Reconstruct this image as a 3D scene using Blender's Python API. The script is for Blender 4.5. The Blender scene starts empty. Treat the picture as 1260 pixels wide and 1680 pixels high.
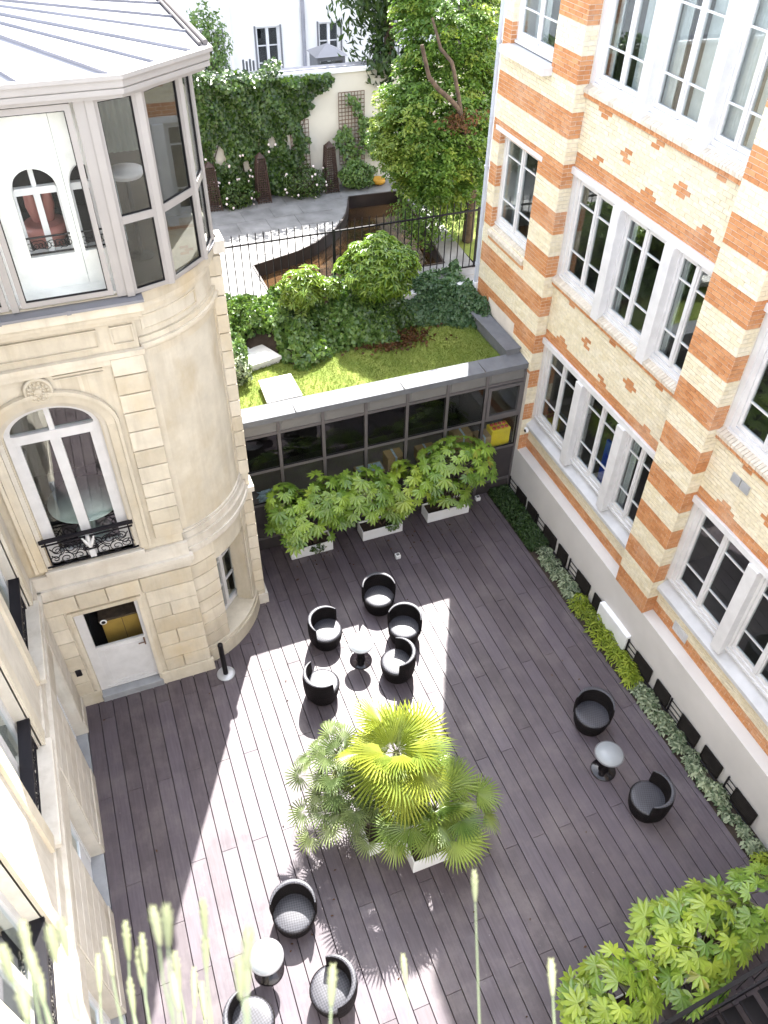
import bpy, bmesh, math, random
import numpy as np
from math import sin, cos, pi, radians as R, sqrt
from mathutils import Vector, Matrix, Euler

random.seed(7); NR = np.random.default_rng(7)
sc = bpy.context.scene
col = sc.collection

# ------------------------------------------------------------------ camera, sky, sun, exposure
CAM_LOC = Vector((0, 0, 14.0))
PITCH, ROLL, YAW = 0.754083, 0.0188894, 0.3828223
fw = Vector((sin(YAW)*cos(PITCH), cos(YAW)*cos(PITCH), -sin(PITCH)))
rt = Vector((cos(YAW), -sin(YAW), 0)); up = rt.cross(fw)
rt2 = rt*cos(ROLL)+up*sin(ROLL); up2 = up*cos(ROLL)-rt*sin(ROLL)
FPX = 1309.128
cam = bpy.data.cameras.new('camera')
cam.sensor_fit = 'VERTICAL'; cam.sensor_height = 36.0; cam.lens = 36.0*FPX/1680.0
cam.clip_start = 0.05; cam.clip_end = 1500
cam.dof.use_dof = True; cam.dof.focus_distance = 14.0; cam.dof.aperture_fstop = 3.6
camo = bpy.data.objects.new('camera', cam); col.objects.link(camo)
camo.matrix_world = Matrix(((rt2.x, up2.x, -fw.x, CAM_LOC.x), (rt2.y, up2.y, -fw.y, CAM_LOC.y), (rt2.z, up2.z, -fw.z, CAM_LOC.z), (0, 0, 0, 1)))
sc.camera = camo

SUN_EL, SUN_AZ = 49.2, 27.26          # azimuth clockwise from +Y
world = bpy.data.worlds.new("World"); sc.world = world; world.use_nodes = True
wn = world.node_tree; wn.nodes.clear()
sky = wn.nodes.new('ShaderNodeTexSky'); sky.sky_type = 'NISHITA'; sky.sun_disc = False
sky.sun_elevation = R(SUN_EL); sky.sun_rotation = R(SUN_AZ); sky.air_density = 1.0; sky.dust_density = 1.0; sky.ozone_density = 1.0
bg = wn.nodes.new('ShaderNodeBackground'); bg.inputs[1].default_value = 0.138
wo = wn.nodes.new('ShaderNodeOutputWorld')
hs_ = wn.nodes.new('ShaderNodeHueSaturation'); hs_.inputs['Saturation'].default_value = 0.4
wn.links.new(sky.outputs[0], hs_.inputs['Color']); wn.links.new(hs_.outputs[0], bg.inputs[0]); wn.links.new(bg.outputs[0], wo.inputs[0])
sl = bpy.data.lights.new('sun', 'SUN'); sl.energy = 2.75; sl.angle = R(0.5); sl.color = (1.0, 0.965, 0.91)
so = bpy.data.objects.new('sun', sl); col.objects.link(so)
sdir = Vector((sin(R(SUN_AZ))*cos(R(SUN_EL)), cos(R(SUN_AZ))*cos(R(SUN_EL)), sin(R(SUN_EL))))
so.rotation_euler = sdir.to_track_quat('Z', 'Y').to_euler(); so.location = (8, 14, 30)
vs = sc.view_settings
vs.view_transform = 'Standard'; vs.look = 'None'; vs.gamma = 1.0; vs.use_curve_mapping = False
vs.exposure = 3.18
sc.render.engine = 'CYCLES'
sc.cycles.max_bounces = 10; sc.cycles.diffuse_bounces = 5; sc.cycles.glossy_bounces = 4
sc.cycles.transparent_max_bounces = 16; sc.cycles.transmission_bounces = 6
sc.cycles.caustics_reflective = False; sc.cycles.caustics_refractive = False
sc.cycles.use_denoising = True; sc.cycles.sample_clamp_indirect = 6.0

def px(P):
    v = Vector(P)-CAM_LOC; z = v.dot(fw)
    if z <= 0.05: return (1e6, 1e6)
    return (630+FPX*v.dot(rt2)/z, 840-FPX*v.dot(up2)/z)

# ------------------------------------------------------------------ materials
def nmat(name):
    m = bpy.data.materials.new(name); m.use_nodes = True
    nt = m.node_tree; nt.nodes.clear()
    out = nt.nodes.new('ShaderNodeOutputMaterial')
    return m, nt, out
def N(nt, t, **k):
    n = nt.nodes.new(t)
    for a, b in k.items(): setattr(n, a, b)
    return n
def ramp(nt, fac, stops):
    r = N(nt, 'ShaderNodeValToRGB'); e = r.color_ramp.elements
    while len(e) < len(stops): e.new(0.5)
    for i, (p, c) in enumerate(stops):
        e[i].position = p; e[i].color = (*c, 1)
    nt.links.new(fac, r.inputs[0]); return r.outputs[0]
def mix(nt, a, b, f, mode='MIX'):
    m = N(nt, 'ShaderNodeMix', data_type='RGBA', blend_type=mode)
    for s, v in ((m.inputs[0], f), (m.inputs[6], a), (m.inputs[7], b)):
        if hasattr(v, 'is_output') or isinstance(v, bpy.types.NodeSocket): nt.links.new(v, s)
        elif isinstance(v, (int, float)): s.default_value = v
        else: s.default_value = (*v, 1)
    return m.outputs[2]
def noise(nt, scale, detail=4, rough=0.55, coord=None, stretch=None):
    n = N(nt, 'ShaderNodeTexNoise'); n.inputs['Scale'].default_value = scale
    n.inputs['Detail'].default_value = detail; n.inputs['Roughness'].default_value = rough
    g = N(nt, 'ShaderNodeNewGeometry')
    src = coord or g.outputs['Position']
    if stretch:
        mp = N(nt, 'ShaderNodeMapping'); mp.inputs['Scale'].default_value = stretch
        nt.links.new(src, mp.inputs[0]); src = mp.outputs[0]
    nt.links.new(src, n.inputs['Vector']); return n.outputs['Fac']
def rnd(nt):
    """one random number per separate piece: per object and per loose island"""
    g = N(nt, 'ShaderNodeNewGeometry'); o = N(nt, 'ShaderNodeObjectInfo')
    a = N(nt, 'ShaderNodeMath', operation='ADD'); f = N(nt, 'ShaderNodeMath', operation='FRACT')
    nt.links.new(g.outputs['Random Per Island'], a.inputs[0]); nt.links.new(o.outputs['Random'], a.inputs[1])
    nt.links.new(a.outputs[0], f.inputs[0]); return f.outputs[0]
def princ(nt, out, color, rough=0.6, metal=0.0, spec=0.5, bump=None, bstr=0.2, bdist=0.01, coat=0.0):
    p = N(nt, 'ShaderNodeBsdfPrincipled')
    for s, v in ((p.inputs['Base Color'], color), (p.inputs['Roughness'], rough)):
        if isinstance(v, bpy.types.NodeSocket): nt.links.new(v, s)
        elif isinstance(v, (int, float)): s.default_value = v
        else: s.default_value = (*v, 1)
    p.inputs['Metallic'].default_value = metal
    p.inputs['Specular IOR Level'].default_value = spec
    p.inputs['Coat Weight'].default_value = coat
    if bump is not None:
        b = N(nt, 'ShaderNodeBump'); b.inputs['Strength'].default_value = bstr; b.inputs['Distance'].default_value = bdist
        nt.links.new(bump, b.inputs['Height']); nt.links.new(b.outputs[0], p.inputs['Normal'])
    nt.links.new(p.outputs[0], out.inputs[0]); return p
def simple(name, c, rough=0.6, metal=0.0, var=0.12, scale=3.0, bscale=None, bstr=0.15, spec=0.4, pervar=0.0):
    m, nt, out = nmat(name)
    f = noise(nt, scale, 6)
    lo = tuple(x*(1-var) for x in c); hi = tuple(min(1, x*(1+var)) for x in c)
    cc = ramp(nt, f, [(0.3, lo), (0.7, hi)])
    if pervar:
        r = rnd(nt); rr = ramp(nt, r, [(0, (1-pervar,)*3), (1, (1,)*3)])
        cc = mix(nt, cc, rr, 1.0, 'MULTIPLY')
    b = noise(nt, bscale, 5) if bscale else None
    princ(nt, out, cc, rough, metal, spec, b, bstr)
    return m
def stone_mat(name, base, stain, amount=0.5, scale=1.1):
    m, nt, out = nmat(name)
    a = ramp(nt, noise(nt, 2.5, 8, 0.6), [(0.3, tuple(x*0.88 for x in base)), (0.7, tuple(min(1, x*1.08) for x in base))])
    s = ramp(nt, noise(nt, scale, 6, 0.62, stretch=(1, 1, 0.55)), [(0.48, (0, 0, 0)), (0.75, (amount,)*3)])
    c = mix(nt, a, stain, s)
    g = ramp(nt, noise(nt, 6.0, 8, 0.7), [(0.5, (0, 0, 0)), (0.8, (0.35,)*3)])
    c = mix(nt, c, (0.40, 0.37, 0.33), g)
    st = ramp(nt, noise(nt, 3.0, 7, 0.65, stretch=(1.6, 1.6, 0.16)), [(0.5, (0, 0, 0)), (0.74, (0.45,)*3)])
    c = mix(nt, c, (0.36, 0.315, 0.25), st)
    pv = ramp(nt, rnd(nt), [(0, (0.86, 0.83, 0.77)), (0.5, (1, 0.985, 0.95)), (1, (1.05, 1.04, 1.02))])
    c = mix(nt, c, pv, 1.0, 'MULTIPLY')
    princ(nt, out, c, 0.85, 0, 0.25, noise(nt, 45, 6), 0.25, 0.006)
    return m
def leaf_mat(name, dark, light, trans=0.35, rough=0.45, spec=0.4, dead=None, own=False):
    m, nt, out = nmat(name)
    r = rnd(nt)
    if own:                       # every leaf is an object: one shade per leaf, slight change between its lobes
        g_ = N(nt, 'ShaderNodeNewGeometry'); o_ = N(nt, 'ShaderNodeObjectInfo')
        m1 = N(nt, 'ShaderNodeMath', operation='MULTIPLY'); m1.inputs[1].default_value = 0.82; nt.links.new(o_.outputs['Random'], m1.inputs[0])
        m2 = N(nt, 'ShaderNodeMath', operation='MULTIPLY_ADD'); m2.inputs[1].default_value = 0.18; nt.links.new(g_.outputs['Random Per Island'], m2.inputs[0]); nt.links.new(m1.outputs[0], m2.inputs[2]); r = m2.outputs[0]
    stops = [(0.0, dark), (0.9, light)]
    if dead: stops = [(0.0, dark), (0.85, light), (0.93, light), (0.99, dead)]
    c = ramp(nt, r, stops)
    v = ramp(nt, noise(nt, 1.4, 3), [(0.3, (0.72, 0.74, 0.7)), (0.7, (1.1, 1.1, 1.0))])
    c = mix(nt, c, v, 1.0, 'MULTIPLY')
    p = N(nt, 'ShaderNodeBsdfPrincipled'); nt.links.new(c, p.inputs['Base Color'])
    p.inputs['Roughness'].default_value = rough; p.inputs['Specular IOR Level'].default_value = spec
    t = N(nt, 'ShaderNodeBsdfTranslucent')
    tc = mix(nt, c, (1.25, 1.3, 0.55), 1.0, 'MULTIPLY'); nt.links.new(tc, t.inputs[0])
    ms = N(nt, 'ShaderNodeMixShader'); ms.inputs[0].default_value = trans
    nt.links.new(p.outputs[0], ms.inputs[1]); nt.links.new(t.outputs[0], ms.inputs[2]); nt.links.new(ms.outputs[0], out.inputs[0])
    return m
def glass_mat(name, tint=(0.86, 0.9, 0.9), ior=1.75, wav=0.0):
    m, nt, out = nmat(name)
    tr = N(nt, 'ShaderNodeBsdfTransparent'); tr.inputs[0].default_value = (*tint, 1)
    gl = N(nt, 'ShaderNodeBsdfGlossy'); gl.inputs['Roughness'].default_value = 0.0; gl.inputs[0].default_value = (0.95, 0.97, 0.97, 1)
    fr = N(nt, 'ShaderNodeFresnel'); gg = N(nt, 'ShaderNodeNewGeometry')
    io = N(nt, 'ShaderNodeMapRange'); io.inputs['To Min'].default_value = ior; io.inputs['To Max'].default_value = 1/ior   # same pane from both faces
    nt.links.new(gg.outputs['Backfacing'], io.inputs['Value']); nt.links.new(io.outputs[0], fr.inputs[0])
    if wav:
        b = N(nt, 'ShaderNodeBump'); b.inputs['Strength'].default_value = wav; b.inputs['Distance'].default_value = 0.02
        nt.links.new(noise(nt, 1.3, 1), b.inputs['Height']); nt.links.new(b.outputs[0], gl.inputs['Normal'])
    ms = N(nt, 'ShaderNodeMixShader'); nt.links.new(fr.outputs[0], ms.inputs[0])
    nt.links.new(tr.outputs[0], ms.inputs[1]); nt.links.new(gl.outputs[0], ms.inputs[2]); nt.links.new(ms.outputs[0], out.inputs[0])
    return m
def deck_mat():
    m, nt, out = nmat('deck_wood')
    f = noise(nt, 3.0, 8, 0.6, stretch=(8, 0.6, 1))
    c = ramp(nt, f, [(0.25, (0.058, 0.046, 0.054)), (0.75, (0.094, 0.078, 0.090))])
    pv = ramp(nt, rnd(nt), [(0, (0.80, 0.76, 0.76)), (0.35, (0.95, 0.92, 0.94)), (0.7, (1, 0.99, 1.03)), (1, (1.16, 1.16, 1.22))])
    c = mix(nt, c, pv, 1.0, 'MULTIPLY')
    d = ramp(nt, noise(nt, 1.3, 9, 0.72), [(0.47, (0, 0, 0)), (0.72, (0.5,)*3)])
    c = mix(nt, c, (0.028, 0.02, 0.022), ramp(nt, noise(nt, 0.55, 5, 0.6), [(0.52, (0, 0, 0)), (0.75, (0.5,)*3)]))
    c = mix(nt, c, (0.165, 0.142, 0.14), d)
    sp = ramp(nt, noise(nt, 16, 3, 0.6), [(0.70, (0, 0, 0)), (0.76, (0.5,)*3)])
    c = mix(nt, c, (0.30, 0.28, 0.27), sp)
    rr = ramp(nt, noise(nt, 2.3, 6), [(0.3, (0.42,)*3), (0.7, (0.62,)*3)])
    princ(nt, out, c, rr, 0, 0.45, noise(nt, 30, 4, stretch=(6, 1, 1)), 0.12, 0.004)
    return m
def weave_mat():
    m, nt, out = nmat('dark_wicker')
    tc = N(nt, 'ShaderNodeTexCoord')
    w1 = N(nt, 'ShaderNodeTexWave', wave_type='BANDS', bands_direction='Z'); w1.inputs['Scale'].default_value = 22
    w2 = N(nt, 'ShaderNodeTexWave', wave_type='RINGS', rings_direction='Z'); w2.inputs['Scale'].default_value = 14
    ch = N(nt, 'ShaderNodeTexChecker'); ch.inputs['Scale'].default_value = 42
    nt.links.new(tc.outputs['Object'], w1.inputs[0]); nt.links.new(tc.outputs['Object'], w2.inputs[0]); nt.links.new(tc.outputs['Object'], ch.inputs[0])
    a = N(nt, 'ShaderNodeMath', operation='ADD'); nt.links.new(w1.outputs[1], a.inputs[0]); nt.links.new(ch.outputs['Fac'], a.inputs[1])
    c = ramp(nt, ch.outputs['Fac'], [(0, (0.005, 0.004, 0.0045)), (1, (0.014, 0.012, 0.013))])
    princ(nt, out, c, 0.6, 0, 0.10, a.outputs[0], 0.55, 0.006)
    return m
def seat_mat():
    m, nt, out = nmat('wicker_seat')
    tc = N(nt, 'ShaderNodeTexCoord')
    ch = N(nt, 'ShaderNodeTexChecker'); ch.inputs['Scale'].default_value = 36
    mp = N(nt, 'ShaderNodeMapping'); mp.inputs['Rotation'].default_value = (0, 0, 0.6); mp.inputs['Location'].default_value = (0, 0, 0.013)
    nt.links.new(tc.outputs['Object'], mp.inputs[0]); nt.links.new(mp.outputs[0], ch.inputs[0])
    c = ramp(nt, ch.outputs['Fac'], [(0, (0.022, 0.022, 0.028)), (1, (0.050, 0.050, 0.062))])
    princ(nt, out, c, 0.46, 0, 0.55, ch.outputs['Fac'], 0.4, 0.006)
    return m
def brick_mat(name, c1, c2, c3):
    m, nt, out = nmat(name)
    c = ramp(nt, rnd(nt), [(0, c1), (0.5, c2), (1, c3)])
    f = ramp(nt, noise(nt, 14, 6), [(0.3, (0.86,)*3), (0.7, (1.1,)*3)])
    c = mix(nt, c, f, 1.0, 'MULTIPLY')
    w = ramp(nt, noise(nt, 0.8, 7, 0.65), [(0.52, (0, 0, 0)), (0.8, (0.40,)*3)])
    c = mix(nt, c, (0.58, 0.50, 0.42), w)
    princ(nt, out, c, 0.75, 0, 0.3, noise(nt, 90, 4), 0.3, 0.003)
    return m
def grass_mat():
    m, nt, out = nmat('lawn')
    c = ramp(nt, noise(nt, 1.7, 6, 0.6), [(0.3, (0.12, 0.17, 0.03)), (0.7, (0.22, 0.25, 0.06))])
    c2 = ramp(nt, noise(nt, 40, 5, 0.7), [(0.3, (0.6,)*3), (0.7, (1.2,)*3)])
    c = mix(nt, c, c2, 1.0, 'MULTIPLY')
    princ(nt, out, c, 0.9, 0, 0.2, noise(nt, 70, 4), 0.8, 0.02)
    return m
def water_mat():
    m, nt, out = nmat('pond_water')
    c = ramp(nt, noise(nt, 0.9, 5), [(0.35, (0.022, 0.013, 0.008)), (0.7, (0.085, 0.046, 0.020))])
    princ(nt, out, c, 0.04, 0, 0.5, noise(nt, 5, 3), 0.04, 0.01)
    return m

M = dict(
 deck=deck_mat(), deck_base=simple('deck_underlay', (0.012, 0.010, 0.010), 0.9),
 earth=simple('bed_soil', (0.035, 0.025, 0.018), 0.95, bscale=40, bstr=0.6, var=0.4, scale=9),
 ground=simple('far_ground', (0.12, 0.11, 0.09), 0.95),
 paving=simple('slate_paving', (0.205, 0.20, 0.198), 0.55, var=0.28, scale=2.2, bscale=18, bstr=0.12, pervar=0.12),
 grass=grass_mat(), blade=leaf_mat('grass_blades', (0.11, 0.165, 0.026), (0.23, 0.28, 0.06), 0.3, 0.6, 0.2),
 water=water_mat(), basin=simple('basin_lining', (0.035, 0.026, 0.024), 0.5, var=0.3),
 stone=stone_mat('limestone', (0.595, 0.55, 0.465), (0.53, 0.42, 0.25), 0.62),
 stone_pale=stone_mat('pale_limestone', (0.58, 0.55, 0.50), (0.42, 0.37, 0.31), 0.45),
 stone_old=stone_mat('weathered_limestone', (0.555, 0.515, 0.435), (0.40, 0.33, 0.22), 0.75, 1.6),
 threshold=simple('grey_threshold_stone', (0.27, 0.28, 0.30), 0.7, bscale=60, scale=5),
 zinc=simple('zinc_sheet', (0.18, 0.18, 0.197), 0.38, 0.15, var=0.06, scale=1.2, bscale=2.0, bstr=0.05),
 zinc_dark=simple('zinc_seam', (0.24, 0.24, 0.27), 0.45, 0.3),
 alu=simple('beige_aluminium', (0.30, 0.28, 0.265), 0.4, 0.0, var=0.05),
 alu_dark=simple('grey_brown_aluminium', (0.115, 0.105, 0.105), 0.4, 0.1, var=0.08),
 alu_panel=simple('grey_panel', (0.17, 0.165, 0.16), 0.42, 0.1, var=0.07),
 base_panel=simple('dark_base_panel', (0.05, 0.043, 0.045), 0.5, 0.1),
 cap=simple('parapet_capping', (0.13, 0.135, 0.147), 0.7, 0.0, var=0.12, scale=5, spec=0.2),
 gasket=simple('black_gasket', (0.010, 0.009, 0.010), 0.5, spec=0.15),
 glass=glass_mat('window_glass', wav=0.04), glass_far=glass_mat('far_window_glass', ior=1.5),
 glass_v=glass_mat('veranda_glass', (0.97, 0.98, 0.975), 1.16), glass_room=glass_mat('garden_room_glass', (0.93, 0.95, 0.95), 1.38, wav=0.04), glass_arch=glass_mat('arched_window_glass', (0.93, 0.95, 0.94), 1.9, wav=0.05),
 frame=simple('white_window_paint', (0.60, 0.595, 0.60), 0.45, var=0.08, scale=4),
 white=simple('white_paint', (0.74, 0.75, 0.77), 0.45, var=0.05),
 render_white=simple('white_render', (0.66, 0.65, 0.64), 0.9, var=0.07, scale=0.9, bscale=30, bstr=0.1),
 render_grey=simple('grey_render', (0.54, 0.52, 0.50), 0.85, var=0.06, scale=1.3, bscale=40, bstr=0.1),
 cement=simple('cement_sill', (0.50, 0.50, 0.51), 0.8, var=0.1, scale=2.5, bscale=50, bstr=0.12),
 garden_wall=simple('cream_garden_render', (0.60, 0.56, 0.50), 0.9, var=0.1, scale=0.7, bscale=18, bstr=0.15),
 mortar=simple('pale_mortar', (0.64, 0.58, 0.51), 0.9, var=0.1),
 orange=brick_mat('orange_brick', (0.43, 0.185, 0.075), (0.49, 0.225, 0.095), (0.53, 0.265, 0.125)),
 yellow=brick_mat('yellow_brick', (0.64, 0.565, 0.40), (0.675, 0.605, 0.45), (0.70, 0.64, 0.50)),
 greybrick=brick_mat('pale_sill_brick', (0.50, 0.44, 0.36), (0.56, 0.50, 0.41), (0.60, 0.54, 0.46)),
 interior=simple('room_walls', (0.15, 0.125, 0.105), 0.9, var=0.3, scale=0.8),
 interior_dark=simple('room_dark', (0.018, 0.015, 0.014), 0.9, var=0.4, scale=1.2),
 room_brown=simple('room_brown', (0.055, 0.04, 0.028), 0.7, var=0.4, scale=2), curtain_dim=simple('dim_curtain', (0.24, 0.24, 0.21), 0.9),
 interior_pale=simple('room_pale', (0.80, 0.79, 0.76), 0.9),
 curtain=simple('white_curtain', (0.62, 0.61, 0.60), 0.9, var=0.1, scale=8),
 iron=simple('black_iron', (0.010, 0.009, 0.012), 0.5, 0.0, var=0.2, spec=0.2),
 shutter=simple('dark_louvre_paint', (0.013, 0.011, 0.010), 0.6, var=0.3, scale=8, spec=0.15),
 pipe=simple('grey_painted_pipe', (0.40, 0.43, 0.49), 0.4, var=0.06),
 wicker=weave_mat(), seat=seat_mat(),
 black=simple('black_gloss', (0.010, 0.008, 0.010), 0.12, var=0.1), 
 tabletop=simple('pale_tabletop', (0.27, 0.29, 0.31), 0.28, var=0.05),
 rim=simple('pale_rim', (0.13, 0.13, 0.14), 0.35),
 steel=simple('grey_steel_plate', (0.42, 0.43, 0.45), 0.4, 0.3),
 fatsia=leaf_mat('fatsia_leaf', (0.085, 0.18, 0.025), (0.25, 0.37, 0.05), 0.28, 0.28, 0.6, dead=(0.24, 0.20, 0.03), own=True),
 fatsia_lime=leaf_mat('lime_fatsia_leaf', (0.15, 0.25, 0.03), (0.33, 0.42, 0.055), 0.3, 0.3, 0.55, own=True),
 palm_gold=leaf_mat('golden_palm_leaf', (0.15, 0.21, 0.035), (0.34, 0.36, 0.05), 0.38, 0.38, 0.5, own=True),
 palm=leaf_mat('fan_palm_leaf', (0.07, 0.13, 0.028), (0.30, 0.37, 0.09), 0.3, 0.36, 0.5, own=True),
 palm_grey=leaf_mat('greyish_palm_leaf', (0.085, 0.13, 0.05), (0.26, 0.31, 0.15), 0.3, 0.4, 0.5, own=True),
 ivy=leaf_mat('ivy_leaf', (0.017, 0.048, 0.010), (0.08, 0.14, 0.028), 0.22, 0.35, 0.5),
 hedge=leaf_mat('hedge_leaf', (0.05, 0.115, 0.024), (0.15, 0.235, 0.06), 0.25, 0.35, 0.5),
 bluegreen=leaf_mat('ground_ivy_leaf', (0.045, 0.10, 0.045), (0.105, 0.175, 0.085), 0.25, 0.4, 0.45),
 shrub=leaf_mat('laurel_leaf', (0.07, 0.16, 0.018), (0.23, 0.33, 0.04), 0.3, 0.32, 0.55),
 shrub_lime=leaf_mat('young_laurel_leaf', (0.11, 0.20, 0.024), (0.24, 0.32, 0.045), 0.35, 0.32, 0.55),
 brown_leaf=leaf_mat('dry_leaf', (0.05, 0.025, 0.012), (0.11, 0.05, 0.02), 0.15, 0.6, 0.2),
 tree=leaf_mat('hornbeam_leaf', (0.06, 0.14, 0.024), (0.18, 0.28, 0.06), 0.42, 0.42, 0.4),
 tree_lime_and_sunlit=leaf_mat('lime_and_sunlit_leaf', (0.13, 0.21, 0.035), (0.28, 0.34, 0.07), 0.42, 0.42, 0.4),
 chestnut=leaf_mat('dark_tree_leaf', (0.016, 0.040, 0.010), (0.05, 0.09, 0.018), 0.25, 0.45, 0.35),
 rose_leaf=leaf_mat('rose_leaf', (0.03, 0.065, 0.014), (0.08, 0.13, 0.024), 0.25, 0.4, 0.4),
 rose=simple('pale_rose', (0.72, 0.62, 0.62), 0.7),
 mondo=leaf_mat('dark_grass_leaf', (0.016, 0.040, 0.010), (0.045, 0.085, 0.020), 0.2, 0.45, 0.4),
 variegated=leaf_mat('variegated_leaf', (0.06, 0.10, 0.05), (0.34, 0.38, 0.27), 0.2, 0.5, 0.3),
 lime=leaf_mat('lime_leaf', (0.18, 0.25, 0.025), (0.34, 0.40, 0.05), 0.3, 0.45, 0.3),
 spike=leaf_mat('flower_head', (0.20, 0.21, 0.12), (0.28, 0.28, 0.18), 0.3, 0.6, 0.2),
 stem=leaf_mat('pale_stem', (0.17, 0.20, 0.12), (0.22, 0.25, 0.16), 0.2, 0.6, 0.2),
 bark=simple('bark', (0.075, 0.052, 0.036), 0.9, var=0.4, scale=8, bscale=22, bstr=0.7),
 bark_rough=simple('rough_bark', (0.075, 0.062, 0.055), 0.95, var=0.75, scale=3.5, bscale=6, bstr=1.0),
 stalk=simple('leaf_stalk', (0.12, 0.13, 0.05), 0.6),
 lattice=simple('brown_lattice', (0.16, 0.10, 0.07), 0.7, var=0.2),
 lattice_dark=simple('dark_brown_lattice', (0.05, 0.028, 0.022), 0.6, var=0.2),
 slab=simple('white_concrete', (0.56, 0.55, 0.53), 0.85, var=0.1, scale=4, bscale=40, bstr=0.1),
 toy_yellow=simple('yellow_card', (0.78, 0.60, 0.02), 0.5), toy_red=simple('red_dot', (0.55, 0.06, 0.02), 0.5),
 carton=simple('brown_cardboard', (0.34, 0.23, 0.11), 0.8), oak=simple('golden_oak', (0.36, 0.235, 0.055), 0.45, var=0.15, scale=4),
 blue=simple('blue_board', (0.012, 0.045, 0.36), 0.5), paper=simple('blueish_paper', (0.36, 0.46, 0.52), 0.7, var=0.3, scale=14),
 celadon=simple('pale_green_table', (0.62, 0.72, 0.68), 0.2), pink=simple('pink_chair_shell', (0.42, 0.17, 0.14), 0.4),
 orange_pot=simple('ochre_plastic', (0.55, 0.28, 0.03), 0.5), lens=simple('black_lens', (0.006, 0.006, 0.007), 0.08),
)

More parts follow.
